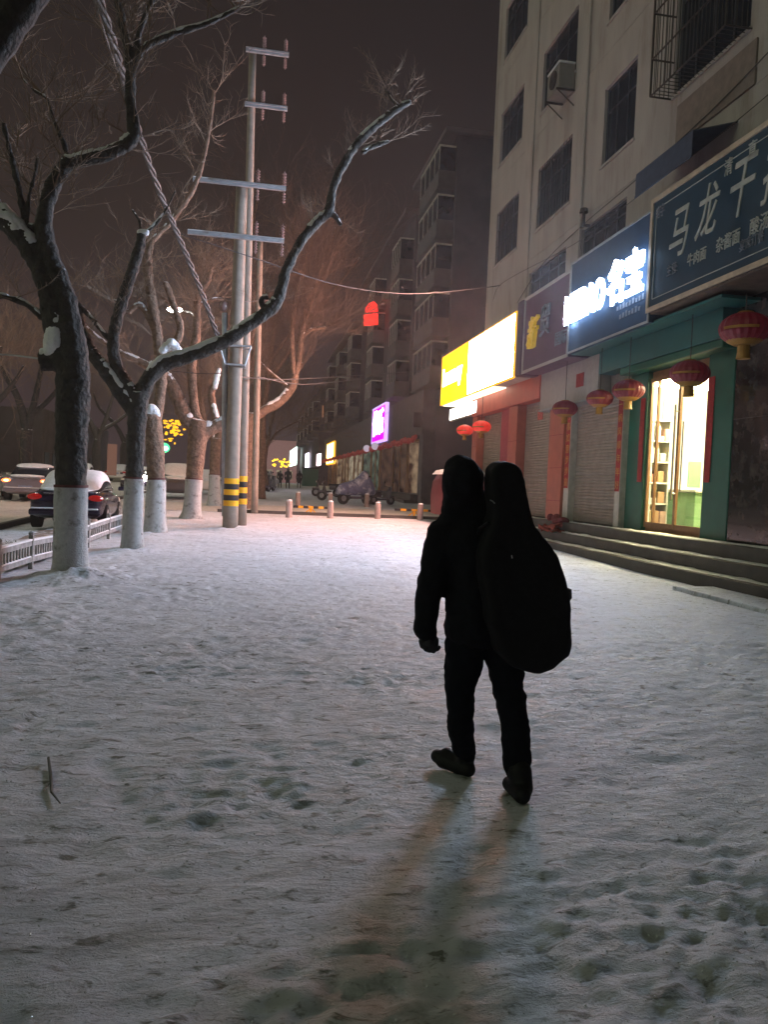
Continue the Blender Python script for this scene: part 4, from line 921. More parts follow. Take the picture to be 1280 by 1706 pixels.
tree('second tree with a long snow-dusted branch sweeping up to the right', 16.5,
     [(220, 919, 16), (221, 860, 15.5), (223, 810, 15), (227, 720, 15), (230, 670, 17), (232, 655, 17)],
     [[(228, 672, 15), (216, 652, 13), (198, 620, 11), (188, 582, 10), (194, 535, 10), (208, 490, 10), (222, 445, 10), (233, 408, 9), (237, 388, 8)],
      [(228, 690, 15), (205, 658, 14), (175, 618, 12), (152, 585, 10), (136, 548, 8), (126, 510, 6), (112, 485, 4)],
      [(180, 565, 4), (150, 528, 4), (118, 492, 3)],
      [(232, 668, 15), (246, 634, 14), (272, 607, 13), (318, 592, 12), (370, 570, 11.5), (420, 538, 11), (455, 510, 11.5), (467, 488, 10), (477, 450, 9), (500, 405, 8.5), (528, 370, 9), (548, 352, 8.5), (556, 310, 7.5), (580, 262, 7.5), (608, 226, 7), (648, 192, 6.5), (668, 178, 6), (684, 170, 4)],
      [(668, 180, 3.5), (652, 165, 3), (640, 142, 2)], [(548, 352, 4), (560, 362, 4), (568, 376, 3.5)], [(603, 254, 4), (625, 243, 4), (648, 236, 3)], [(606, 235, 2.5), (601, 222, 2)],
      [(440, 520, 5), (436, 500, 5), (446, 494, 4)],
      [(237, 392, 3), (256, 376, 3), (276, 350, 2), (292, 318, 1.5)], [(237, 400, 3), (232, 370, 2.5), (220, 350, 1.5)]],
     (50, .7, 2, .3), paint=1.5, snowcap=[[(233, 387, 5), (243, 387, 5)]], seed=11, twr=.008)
tree('third tree, a stout cut-off trunk capped with a lump of snow', 20.5,
     [(258, 890, 17), (259, 840, 16), (260, 800, 15), (257, 740, 16), (253, 705, 16), (251, 690, 15)],
     [[(256, 730, 9, .5), (268, 640, 9, .8), (264, 575, 9, .8), (256, 520, 9, .8), (248, 470, 8, .8), (246, 432, 7, .8), (252, 402, 5, .8)],
      [(250, 404, 4, .8), (275, 380, 4.5, .8), (292, 360, 5, .8), (325, 308, 4.5, .8), (346, 232, 3.5, .8), (357, 150, 2.5, .8)],
      [(262, 560, 6, .8), (235, 510, 5, .8), (212, 520, 4, .8), (190, 500, 3, .8)],
      [(268, 600, 8, .8), (300, 555, 7, .8), (288, 505, 6, .8), (275, 470, 5, .8)]],
     (50, 1.3, 2, .3), bark='bark_warm_lit', paint=1.4, snowcap=[[(246, 690, 9), (252, 683, 10), (259, 690, 8)], [(270, 584, 6), (285, 573, 9), (298, 584, 6)]], seed=5)
tree('fourth tree with a flared pale trunk and a pink-lit snowy fork', 26.4,
     [(318, 866, 17), (320, 845, 14), (323, 800, 14), (327, 750, 16), (330, 715, 18), (332, 700, 16)],
     [[(332, 715, 13), (312, 700, 13), (296, 665, 12), (283, 638, 11), (268, 622, 10), (240, 606, 7), (205, 590, 5)],
      [(332, 705, 9), (324, 680, 8), (319, 620, 8), (322, 585, 8), (328, 555, 7), (329, 500, 6), (345, 470, 5), (353, 445, 3)],
      [(332, 725, 14), (352, 714, 12), (376, 702, 10)],
      [(362, 705, 8, 1), (352, 660, 6, 1.5), (358, 640, 5, 1.5), (362, 620, 3, 1.5)],
      [(329, 510, 3.5), (350, 500, 3), (372, 498, 2.5)],
      [(205, 590, 4), (160, 560, 3), (120, 520, 2)]],
     (120, 1.5, 2, .3), bark='bark_warm_lit', paint=1.35, snowcap=[[(342, 712, 6), (356, 708, 6), (370, 700, 5)], [(358, 645, 4), (361, 628, 5), (365, 616, 3)], [(276, 625, 6), (292, 650, 6), (300, 668, 4)]], seed=8, twr=.010)
tree('fifth, thinner tree half hidden behind the near pole', 36.0,
     [(356, 842, 10), (357, 800, 9), (358, 760, 9), (360, 730, 9)], [[(360, 735, 8), (372, 700, 6), (392, 640, 5), (398, 560, 4)], [(358, 735, 7), (340, 700, 5), (330, 640, 4), (322, 560, 3)]],
     (90, 2.2, 2, .2), bark='bark_warm_lit', paint=1.4, seed=9, twr=.012)
tree('tree right of the poles with warm-lit vertical shoots', 34.5,
     [(412, 846, 10), (413, 800, 9.5), (414, 750, 9.5), (417, 705, 10), (422, 690, 9)],
     [[(418, 700, 9), (440, 684, 8), (465, 670, 8), (484, 648, 8), (492, 624, 7)], [(490, 628, 5), (487, 580, 4.5), (487, 545, 4.5), (493, 500, 4), (505, 455, 3), (512, 420, 2)], [(493, 625, 5), (500, 590, 4.5), (502, 560, 4.5), (514, 520, 4), (528, 470, 3), (538, 440, 2)],
      [(502, 562, 4), (518, 550, 3.5), (543, 546, 3)], [(505, 560, 3), (510, 510, 3), (522, 480, 2)], [(492, 625, 3), (505, 605, 2)], [(412, 720, 8), (400, 690, 7), (395, 640, 5), (420, 560, 4), (440, 480, 3)],
      [(484, 648, 3, 2), (450, 620, 2.5, 2), (430, 600, 2, 2)]],
     (260, 2.6, 2, .3), bark='bark_warm_lit', seed=21, twr=.012, twm='twig_dark', group='bare street trees')
tree('far thin tree over the parked bicycles', 58, [(444, 806, 4), (441, 770, 3.5), (447, 730, 3)], [[(447, 732, 3), (455, 690, 2.5), (470, 640, 2)], [(445, 745, 2), (462, 720, 2), (500, 700, 1.5)], [(446, 735, 2), (430, 690, 2), (420, 640, 1.5)]], (110, 4.5, 2, .1), bark='bark_warm_lit', seed=31, twr=.02, group='bare street trees', snow_on=False)
tree('tall tree beyond the warm-lit one, fine twigs against the sky', 46, [(436, 828, 6), (437, 760, 6), (438, 690, 5)], [[(438, 700, 5), (450, 600, 4), (470, 480, 3), (520, 380, 2)], [(438, 700, 5), (425, 600, 4), (410, 450, 3), (430, 330, 2)], [(445, 640, 4), (500, 560, 3), (560, 480, 2), (600, 430, 1.5)], [(450, 600, 3), (520, 500, 2), (560, 380, 2)]], (110, 4.2, 2, .2), bark='bark_warm_lit', seed=33, twr=.016, twm='twig_dark', group='bare street trees', snow_on=False)
for k, (px, py, Y, lb) in enumerate(((42, 775, 44, 'blurred bare tree across the road behind the silver car'), (-30, 775, 40, 'blurred bare tree cut by the left picture edge'), (160, 772, 66, 'faint small tree across the road between the first two trunks'), (205, 770, 80, 'faint far tree beside the second trunk'))):
    s_ = 44 / Y
    tree(lb, Y, [(px, py + 20, 11 * s_), (px, py - 20, 10 * s_), (px + 3, py - 60 * s_, 9 * s_)],
         [[(px + 3, py - 55 * s_, 8 * s_), (px - 12, py - 110 * s_, 6 * s_), (px - 40, py - 165 * s_, 4 * s_), (px - 50, py - 210 * s_, 2 * s_)], [(px + 3, py - 58 * s_, 7 * s_), (px + 18, py - 120 * s_, 5 * s_), (px + 30, py - 180 * s_, 3 * s_)], [(px + 5, py - 80 * s_, 6 * s_), (px + 40, py - 110 * s_, 4 * s_), (px + 70, py - 150 * s_, 2 * s_)]],
         (60, 3.0, 2, .2), seed=40 + k, twr=.016, group='bare trees across the road', snow_on=False)
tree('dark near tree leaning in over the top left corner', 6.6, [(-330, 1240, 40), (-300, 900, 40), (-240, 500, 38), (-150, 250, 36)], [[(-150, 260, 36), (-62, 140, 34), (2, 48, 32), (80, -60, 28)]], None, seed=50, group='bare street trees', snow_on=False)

# orange lights in tree, green sign
t = empty('string_lights', tuple(atY(287, 715, 40)), 'warm yellow string lights tangled in branches beside the third trunk', 'lights'); amber = emis('amber_bulbs', (1, .45, .02), 1.6)
for k in range(60):
    q = MB()
    c = atY(272 + rnd(0, 26) + (rnd(0, 25) if k % 3 == 0 else 0), 700 + rnd(0, 24) + (rnd(0, 18) if k % 4 == 0 else 0), 40 + rnd(-1, 1)); q.ell(c, (rnd(.04, .11), .08, rnd(.03, .07)), 6, 4); q.build('bulb', amber, t)
gsn = empty('green_round_sign', tuple(atY(273, 747, 70)), 'small glowing green sign beside the third trunk', 'sign'); c = atY(272, 746, 70); q = MB(); q.ell(c, (.55, .1, .45), 12, 8); q.build('lit_panel', emis('green_light', (.1, 1, .35), 1.6), gsn)
c2 = atY(275, 747, 69.8); q = MB(); q.ell(c2, (.25, .06, .2), 10, 6); q.build('lit_core', emis('green_white', (.6, 1, .8), 4), gsn)

# ------------------------------------------------------------------ low fence
def fence():
    t = empty('low_fence', (-3.4, 15, 0), 'low white picket-panel fence with snow on its rail along the planting bed', 'fence')
    P = [atY(-150, 1030, 8.6), atY(0, 968, 11.8), atY(91, 932, 14.6), atY(143, 912, 16.9), atY(206, 888, 20.4)]
    pts = [Vector((-3.62, 8.0, .02)), Vector((-3.48, 11.7, 0)), Vector((-3.38, 14.7, .0)), Vector((-3.30, 17.0, .03)), Vector((-3.16, 21.0, .1))]
    h1, h0 = .46, .12
    for a, c in zip(pts[:-1], pts[1:]):
        n_ = max(2, int((c - a).length / 1.55)); 
        for k in range(n_):
            p, r_ = a.lerp(c, k / n_), a.lerp(c, (k + 1) / n_); d = (r_ - p).normalized(); s = Vector((d.y, -d.x, 0)) * .02
            tilt = rnd(-.03, .03); q = MB()
            def bar(u0, u1, z0, z1, w=.02):
                A = p + (r_ - p) * u0; B = p + (r_ - p) * u1; S_ = Vector((d.y, -d.x, 0)) * w
                q.add([A - S_ + Vector((0, 0, z0)), B - S_ + Vector((0, 0, z0 + tilt)), B + S_ + Vector((0, 0, z0 + tilt)), A + S_ + Vector((0, 0, z0)), A - S_ + Vector((0, 0, z1)), B - S_ + Vector((0, 0, z1 + tilt)), B + S_ + Vector((0, 0, z1 + tilt)), A + S_ + Vector((0, 0, z1))],
                      [(0, 3, 2, 1), (4, 5, 6, 7), (0, 1, 5, 4), (1, 2, 6, 5), (2, 3, 7, 6), (3, 0, 4, 7)])
            bar(0, 1, h1 - .08, h1, .024); bar(0, 1, h0, h0 + .08, .024)
            for m_ in range(1, 11): bar(m_ / 11 - .014, m_ / 11 + .014, h0 + .08, h1 - .08, .012)
            q.build('fence_panel', 'limeplain', t)
            q = MB(); bar(.01, .99, h1 + .002, h1 + .03 + rnd(0, .015), .03); bar(.05, .95, h0 + .082, h0 + .10, .03); q.build('snow', 'snow', t)
            q = MB(); q.bbox(p.x - .035, p.y - .035, p.z - .05, p.x + .035, p.y + .035, p.z + .56, .008); q.ell((p.x, p.y, p.z + .58), (.05, .05, .04), 8, 5); q.build('post', 'limeplain', t)
M['limeplain'] = mat('white_fence_paint', (.27, .27, .265), .75, 0, .35, 8)
fence()
sr = empty('shrub', (-4.6, 15.4, 0), 'small dead tuft of grass poking out of the snow by the road', 'plant'); q = MB()
c0 = atY(28, 882, 16.4)
for k in range(70): a = rnd(0, 6.28); q.tube([Vector((c0.x, c0.y, 0.02)) + Vector((rnd(-.12, .12), rnd(-.1, .1), 0)), Vector((c0.x + .22 * math.cos(a), c0.y + .22 * math.sin(a), rnd(.05, .22)))], [.008, .003], 3)
q.build('blades', mat('dry_grass', (.14, .15, .09), .9), sr)
wd = empty('dead_shrub', (-2.9, 20.8, 0), 'small leafless shrub beside the dark sedan rear corner', 'plant'); q = MB(); c0 = atY(204, 850, 21.6)
for k in range(22): twig(q, Vector((c0.x + rnd(-.1, .1), c0.y, G(21.6))), Vector((rnd(-1, 1), rnd(-.5, .5), rnd(.6, 1.4))), rnd(.4, .9), .008, 1, random)
q.build('stems', 'twig', wd)

# ------------------------------------------------------------------ cars
def ring_loft(st, close=True):
    q = MB(); n = len(st[0]); vs = [p for r_ in st for p in r_]; k = len(st)
    fs = [(i * n + j, i * n + (j + 1) % n, (i + 1) * n + (j + 1) % n, (i + 1) * n + j) for i in range(k - 1) for j in range(n)]
    if close: fs += [tuple(range(n - 1, -1, -1)), tuple((k - 1) * n + j for j in range(n))]
    q.add(vs, fs); return q
def sec(y, w, zb, zt, crown=.03, tuck=.9):
    h = [(0, zb), (w * .8, zb), (w * .97, zb + .06), (w, zb + (zt - zb) * .45), (w * .985, zb + (zt - zb) * .72), (w * tuck, zt - .02), (w * .6, zt + crown * .6), (0, zt + crown)]
    return [(x, y, z) for x, z in h] + [(-x, y, z) for x, z in reversed(h[1:-1])]
def sub(o, lv=1):
    m_ = o.modifiers.new('s', 'SUBSURF'); m_.levels = lv; m_.render_levels = lv; bake(o); o.data.polygons.foreach_set('use_smooth', [True] * len(o.data.polygons)); return o
M['tyre'] = mat('tyre_rubber', (.02, .02, .02), .8); M['rim'] = mat('wheel_rim', (.35, .35, .36), .4, .7)
M['tail'] = mat('tail_light_red', (.3, .01, .01), .15, 0, .1, emit=(1, .02, .01), estr=.12)
M['tail_on'] = mat('tail_light_on', (.8, .1, .02), .2, 0, 0, emit=(1, .16, .04), estr=3.2)
M['tail_core'] = emis('tail_light_core', (1, .62, .28), 5)
M['plate'] = mat('number_plate', (.25, .28, .4), .5); M['chrome'] = mat('chrome_trim', (.6, .6, .6), .25, .9)
M['carsnow'] = mat('car_snow', (.72, .73, .75), .65, 0, .08, 5, .02, 9)
def car(label, loc, rz, paint, snow=1, tail=0, wag=False):
    t = empty('parked_car', loc, label, 'car', None, rz); hz = 1.47
    st = [sec(-2.32, .66, .50, .80), sec(-2.28, .80, .36, .93), sec(-2.1, .87, .27, .99), sec(-1.5, .90, .24, 1.0), sec(-.5, .91, .22, .97), sec(.9, .91, .22, .95), sec(1.7, .88, .24, .88), sec(2.15, .80, .28, .78), sec(2.3, .62, .40, .66)]
    body = sub(ring_loft(st).build('body', paint, t, local=True), 2)
    def gs(y, wb, zb, wt, zt): h = [(0, zb), (wb, zb), (wb * .985, zb + (zt - zb) * .3), (wt, zt - .07), (wt * .8, zt), (0, zt + .02)]; return [(x, y, z) for x, z in h] + [(-x, y, z) for x, z in reversed(h[1:-1])]
    r0 = -1.95 if not wag else -2.15
    g_ = [gs(r0, .70, .93, .62, 1.0), gs(r0 + .35, .78, .93, .64, 1.16), gs(-1.05, .80, .93, .66, 1.42), gs(-.4, .81, .93, .67, hz), gs(.35, .81, .93, .67, 1.44), gs(.95, .80, .93, .68, 1.18), gs(1.3, .74, .92, .66, .97)]
    gh = sub(ring_loft(g_).build('cabin_glass', 'glassd', t, local=True), 2)
    if snow:
        s_ = [gs(r0 - .02, .66, .99, .60, 1.06), gs(r0 + .33, .74, .99, .64, 1.23), gs(-1.05, .74, 1.05, .68, 1.49), gs(-.4, .74, 1.1, .69, hz + .08), gs(.35, .74, 1.1, .69, 1.52), gs(.95, .72, 1.05, .68, 1.25), gs(1.3, .7, .98, .64, 1.02)] if snow == 2 else [gs(-1.25, .5, 1.33, .6, 1.40), gs(-1.0, .6, 1.34, .66, 1.50), gs(-.4, .62, 1.36, .68, hz + .08), gs(.35, .6, 1.36, .67, 1.51), gs(.6, .5, 1.3, .6, 1.40)]
        sub(ring_loft(s_).build('roof_snow', 'carsnow', t, local=True), 2)
        s_ = [[(x, y, z) for x, z in ((-w, z0), (-w * .9, z0 + .05), (0, z0 + .08), (w * .9, z0 + .05), (w, z0), (0, z0 - .02))] for y, w, z0 in ((-2.24, .62, .95), (-2.1, .74, 1.0), (-1.8, .76, 1.02))]; sub(ring_loft(s_).build('boot_snow', 'carsnow', t, local=True), 1)
        s_ = [[(x, y, z) for x, z in ((-w, z0), (-w * .9, z0 + .05), (0, z0 + .09), (w * .9, z0 + .05), (w, z0), (0, z0 - .02))] for y, w, z0 in ((1.2, .74, .95), (1.6, .74, .9), (2.1, .62, .80))]; sub(ring_loft(s_).build('bonnet_snow', 'carsnow', t, local=True), 1)
    for sx in (-1, 1):
        for sy in (-1.42, 1.38):
            q = MB(); q.tube([(sx * .70, sy, .32), (sx * .915, sy, .32)], [.32, .32], 20); w = q.build('wheel', 'tyre', t, local=True)
            q = MB(); q.tube([(sx * .916, sy, .32), (sx * .925, sy, .32)], [.2, .19], 14); q.build('rim', 'rim', w, local=True)
        q = MB(); q.ell((sx * .69, -2.235, .815), (.21, .10, .085), 16, 10); q.build('tail_light', 'tail_on' if tail else 'tail', t, local=True)
        if tail: q = MB(); q.ell((sx * .70, -2.31, .815), (.11, .03, .045), 12, 8); q.build('tail_light_core', 'tail_core', t, local=True)
        q = MB(); q.bbox(sx * .55, 2.1, .60, sx * .82, 2.24, .74, .03); q.build('headlight', 'white', t, local=True)
        q = MB(); q.bbox(sx * .93, .65, .98, sx * 1.1, .8, 1.1, .03); q.build('wing_mirror', paint, t, local=True)
    q = MB(); q.bbox(-.26, -2.345, .50 if tail else .66, .26, -2.30, .63 if tail else .79, .01); q.build('number_plate', 'plate', t, local=True)
    q = MB(); q.bbox(-.84, -2.37, .36, .84, -2.2, .52, .05); bp_ = q.build('rear_bumper', paint, t, local=True); q = MB(); q.bbox(-.78, -2.38, .522, .78, -2.25, .56, .015); q.build('bumper_snow', 'carsnow', bp_, local=True)
    q = MB(); q.box(-.5, -2.335, .905, .5, -2.29, .93); q.build('chrome_strip', 'chrome', t, local=True)
    return t
p_dark = mat('dark_violet_car_paint', (.02, .014, .035), .25, .3, 0, coat=.6); p_silver = mat('silver_car_paint', (.26, .24, .28), .3, .4, 0, coat=.5); p_white = mat('white_car_paint', (.7, .68, .62), .35, 0, 0, coat=.4); p_grey = mat('grey_car_paint', (.1, .1, .11), .35, .4, 0)
car('dark sedan under thick snow with dull red tail lights, parked behind the low fence', (-4.62, 22.55, G(22.5) + .02), math.radians(3), p_dark, 2)
car('silver car with both tail lights glowing orange, on the road at left', (-9.0, 35.2, G(35) + .03), math.radians(4), p_silver, 1, 1)
car('pale cream car cut by the left picture edge', (-11.4, 35.5, G(35.5) + .03), math.radians(8), p_white, 1)
vn_ = car('grey vehicle under thick snow between the third and fourth trunks', (-3.75, 42.5, G(42.5) + .02), math.radians(186), p_grey, 2); vn_.scale = (1.08, 1.05, 1.2)
car('snow-covered vehicle seen between the fourth and fifth trunks', (-2.85, 50.0, G(50) + .02), math.radians(184), p_white, 2)
car('snow-covered parked car far across the road beyond the dark sedan', (-12.6, 62, G(62) + .03), math.radians(4), p_grey, 2)
car('second far snow-covered car across the road near the second trunk', (-11.5, 72, G(72) + .03), math.radians(2), p_white, 2)
hl = empty('headlight_beam', (-6.9, 55, G(55) + .7), 'bright white headlight of an oncoming vehicle between the second and third trunks', 'headlight'); P0 = atY(240, 797, 50)
q = MB(); q.ell(P0, (.24, .1, .2), 12, 8); q.build('lamp', emis('headlight_white', (1, .93, .8), 45), hl)
oc = car('dark oncoming car behind its own bright headlight', (P0.x - .65, 52.6, G(52) + .03), math.radians(180), p_dark, 1)

# ------------------------------------------------------------------ bollards and barrier bars
bm_ = mat('stone_bollard', (.36, .28, .25), .85, 0, .15, 6)
def bollard(base, h, r, label):
    t = empty('bollard', base, label, 'bollard', 'stone bollards across the side street'); x, y, z = base
    q = MB(); q.lathe((x, y, z - .1), [(0, 0), (r * 1.08, 0), (r * 1.05, .1), (r, .14), (r * .97, h + .03), (r * .9, h + .07), (0, h + .1)], 18); q.build('shaft', bm_, t, smooth=True)
    q = MB(); q.lathe((x, y, z), [(0, h + .001), (r * .85, h - .02), (r * .9, h + .0), (r * .75, h + .035), (0, h + .05)], 14); q.build('snow_cap', 'snow', t, smooth=True); return t
for k, (px, py, Y) in enumerate(((481, 863, 29.4), (550, 863, 29.9), (629, 864, 30.4), (700, 866, 30.8))):
    p = atY(px, py, Y); bollard((p.x, p.y, G(Y)), .64, .125, ('front row bollard nearest the utility poles', 'front row bollard second from the poles', 'front row bollard third from the poles', 'front row bollard just left of the walking person')[k])
for k, (px, py, Y) in enumerate(((496, 843, 38.8), (550, 843, 39.8), (611, 843, 40.6))):
    p = atY(px, py, Y); bollard((p.x, p.y, G(Y)), .68, .13, ('back row bollard nearest the poles', 'middle bollard of the back row', 'back row bollard before the covered scooter')[k])
for k, (x0, x1, py, Y, lb) in enumerate(((488, 547, 853, 31.8, 'yellow and black barrier bar between the first two bollards'), (658, 722, 854, 32.6, 'yellow and black barrier bar behind the last bollards'))):
    a, c = atY(x0, py, Y), atY(x1, py, Y); t = empty('barrier_bar', ((a.x + c.x) / 2, Y, G(Y)), lb, 'barrier'); n_ = 7
    for m_ in range(n_):
        q = MB(); xa, xb = a.x + (c.x - a.x) * m_ / n_, a.x + (c.x - a.x) * (m_ + 1) / n_; zc = G(Y) + .30; q.box(xa, Y - .05, zc - .05, xb, Y + .05, zc + .05); q.build('stripe', 'blk' if m_ % 2 == 0 else 'yel', t)
    q = MB(); xm = (a.x + c.x) / 2; q.box(xm - .04, Y - .04, G(Y) - .05, xm + .04, Y + .04, G(Y) + .25); q.tube([(xm - .3, Y, G(Y)), (xm, Y, G(Y) + .25), (xm + .3, Y, G(Y))], .03, 6); q.build('leg', 'yel', t)

# ------------------------------------------------------------------ scooters, tricycle
def scooter(label, loc, rz, coverm=None, s=1.0, seed=0):
    t = empty('motor_scooter', loc, label, 'scooter', None, rz); rr = random.Random(seed)
    for yy in (-.62, .62):
        q = MB(); q.tube([(.0 - .05, yy, .26), (.05, yy, .26)], [.26, .26], 18); w = q.build('wheel', 'tyre', t, local=True); q = MB(); q.tube([(-.055, yy, .26), (.055, yy, .26)], [.13, .13], 10); q.build('hub', 'rim', w, local=True)
    q = MB(); q.bbox(-.16, -.3, .25, .16, .35, .36, .03); q.bbox(-.17, -.85, .42, .17, -.15, .68, .08); q.prism([(-.18, .38, .3), (.18, .38, .3), (.14, .56, .95), (-.14, .56, .95)], (0, .05, .02)); q.bbox(-.1, .48, .42, .1, .85, .52, .04); q.build('body', 'body_s', t, local=True)
    q = MB(); q.bbox(-.15, -.85, .68, .15, -.1, .78, .04); q.build('seat', 'blk', t, local=True)
    q = MB(); q.tube([(-.34, .44, 1.04), (-.12, .5, 1.0), (.12, .5, 1.0), (.34, .44, 1.04)], .025, 6); q.cyl((0, .62, .3), (0, .5, 1.0), .035, n=6); q.build('handlebar', 'blk', t, local=True)
    for sx in (-1, 1): q = MB(); q.tube([(sx * .3, .46, 1.02), (sx * .34, .46, 1.22)], .008, 4); q.ell((sx * .36, .46, 1.26), (.07, .015, .05), 8, 5); q.build('mirror', 'blk', t, local=True)
    q = MB(); q.bbox(-.08, .58, .82, .08, .64, .92, .02); q.build('headlight', 'white', t, local=True)
    if coverm:
        q = MB(); st_ = []
        for y_, w_, h_ in ((-.95, .12, .75), (-.8, .30, .92), (-.4, .36, 1.0), (0, .38, 1.12), (.3, .44, 1.52), (.5, .46, 1.60), (.75, .34, 1.2), (.95, .2, .8)):
            st_.append([(math.cos(a) * w_ * (1 + .12 * math.sin(5 * a + y_ * 9)), y_ + .04 * math.sin(4 * a), .40 + (h_ - .40) * math.sin(a) ** .8 if a <= math.pi else .4) for a in [math.pi * j / 12 for j in range(13)]])
        o = ring_loft(st_).build('rain_cover', coverm, t, local=True, smooth=True); sub(o, 1)
    t.scale = (s, s, s); return t
M['body_s'] = mat('scooter_plastic', (.10, .09, .11), .4, 0, .1)
p = atY(592, 832, 43); scooter('scooter under a draped blue-grey cover in front of the far shops', (p.x, 43, G(43)), math.radians(-66), mat('blue_cover', (.15, .16, .27), .7, 0, .3, 6, mix=(.6, .6, .7), mixscale=2.5, mixlo=.5, mixhi=.62), 1.28)
p = atY(632, 832, 44); scooter('dark scooter parked right of the covered one', (p.x + .2, 44.2, G(44)), math.radians(-60), None, 1.05)
p = atY(556, 826, 47); scooter('pale low scooter parked left of the covered one', (p.x, 47, G(47)), math.radians(70), None, 1.2)
p = atY(544, 818, 54); scooter('farthest small scooter in the row by the shops', (p.x, 54, G(54)), math.radians(80), None, 1.2)
for k, (px, Y) in enumerate(((428, 61), (440, 60), (450, 62))):
    p = atY(px, 811, Y); scooter(('leftmost dark bicycle-like scooter at the far kerb', 'middle dark scooter at the far kerb', 'right dark scooter at the far kerb')[k], (p.x, Y, G(Y)), math.radians(rnd(-60, -20)), None, 1.2)
rc = empty('snowy_bush', tuple(atY(440, 800, 66)), 'rounded snow-covered bush behind the far scooters', 'bush'); c0 = atY(436, 797, 66); q = MB()
for k in range(60): q.ell((c0.x + rnd(-1.2, 1.2), c0.y + rnd(-.8, .8), G(66) + rnd(.1, 1.5)), (rnd(.15, .4), .3, rnd(.12, .3)), 7, 5)
q.build('foliage', mat('snowy_foliage', (.3, .3, .28), .9, 0, .5, 3), rc)
gb = empty('green_bin', tuple(atY(517, 800, 88)), 'dark green box standing by the far shops', 'bin'); c0 = atY(517, 800, 88); q = MB(); q.bbox(c0.x - .9, 88, G(88), c0.x + .9, 89.4, G(88) + 2.0, .05); q.build('body', mat('dark_green_box', (.03, .12, .08), .6), gb); q = MB(); q.bbox(c0.x - .95, 87.95, G(88) + 2.0, c0.x + .95, 89.45, G(88) + 2.12, .03); q.build('lid', 'blk', gb)

# red tricycle cab behind the walking person
tc_ = empty('red_tricycle', tuple(atY(765, 864, 29.5)), 'red three-wheeler cab with a snowy roof, mostly hidden behind the walking person', 'tricycle'); c0 = atY(765, 864, 29.5); gx, gz = c0.x, G(29.5)
mred = mat('dull_red_enamel', (.22, .03, .04), .4)
st_ = []
for y_, w_, z0, h_ in ((28.7, .76, .45, 1.86), (28.85, .86, .32, 2.06), (29.8, .88, .30, 2.12), (30.8, .86, .34, 2.02)):
    prof = [(-w_, z0), (w_, z0), (w_ * 1.02, z0 + .8), (w_ * .95, h_ - .4), (w_ * .72, h_ - .07), (0, h_), (-w_ * .72, h_ - .07), (-w_ * .95, h_ - .4), (-w_ * 1.02, z0 + .8)]; st_.append([(gx + x, y_, gz + z) for x, z in prof])
ring_loft(st_).build('cab', mred, tc_, smooth=False)
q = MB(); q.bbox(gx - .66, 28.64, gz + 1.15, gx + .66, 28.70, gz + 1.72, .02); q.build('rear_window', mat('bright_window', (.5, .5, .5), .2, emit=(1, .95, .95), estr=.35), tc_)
q = MB()
st_ = [[(gx + x, y_, gz + z) for x, z in ((-.86, 1.90), (-.70, 2.08), (0, 2.2), (.70, 2.08), (.86, 1.90), (0, 2.05))] for y_ in (28.8, 29.5, 30.8)]; ring_loft(st_).build('roof_snow', 'snow', tc_)
for sx in (-.7, .7): q = MB(); q.tube([(gx + sx - .06, 29.2, gz + .26), (gx + sx + .06, 29.2, gz + .26)], [.27, .27], 16); q.build('wheel', 'tyre', tc_)
q = MB(); q.tube([(gx - .05, 30.6, gz + .26), (gx + .05, 30.6, gz + .26)], [.27, .27], 16); q.build('wheel', 'tyre', tc_)

# red crumpled bundle and stick on the steps
rb_ = empty('red_cloth', (8.7, 19.9, .5), 'crumpled dark red cloth lying on the stone steps beside the walking person', 'cloth'); q = MB(); c0 = atX(925, 878, 8.9)
for k in range(12): q.ell((c0.x + rnd(-.1, .1), c0.y + rnd(-.6, .5), PZ + rnd(-.03, .10)), (rnd(.08, .14), rnd(.15, .3), rnd(.06, .12)), 8, 6)
q.build('folds', mat('dark_red_cloth', (.13, .02, .02), .9, 0, .3, 9), rb_)
rb2 = empty('red_ribbon_scraps', (8.5, 19.5, .4), 'ragged red paper scraps on the lower step right behind the walking person', 'litter'); q = MB(); c0 = atX(908, 886, 8.5)
for k in range(9):
    a = Vector((8.5 + rnd(-.12, .2), c0.y + rnd(-.7, .6), rnd(.50, .62))); q.tube([a, a + Vector((rnd(-.2, .2), rnd(-.5, .5), rnd(-.1, .15))), a + Vector((rnd(-.3, .2), rnd(-.7, .7), rnd(-.12, .1)))], [.05, .07, .02], 6, jit=.3)
q.build('scraps', mat('red_scraps', (.26, .05, .03), .9, 0, .4, 9), rb2)
# bits in the snow
lf = empty('twig_in_snow', tuple(atY(83, 1310, 3.9)), 'small dark twig frozen into the trodden snow at lower left', 'twig'); q = MB()
def gpt(px, py):
    d = ray(px, py); s_ = (.02 - EYE) / d[2]; return Vector((d[0] * s_, d[1] * s_, .02))
q.tube([gpt(80, 1262), gpt(84, 1290), gpt(86, 1320), gpt(100, 1338)], [.006, .009, .007, .003], 5, jit=.3); q.tube([gpt(86, 1300), gpt(72, 1318)], [.005, .002], 4); q.build('stick', mat('wet_wood', (.035, .04, .025), .6), lf)

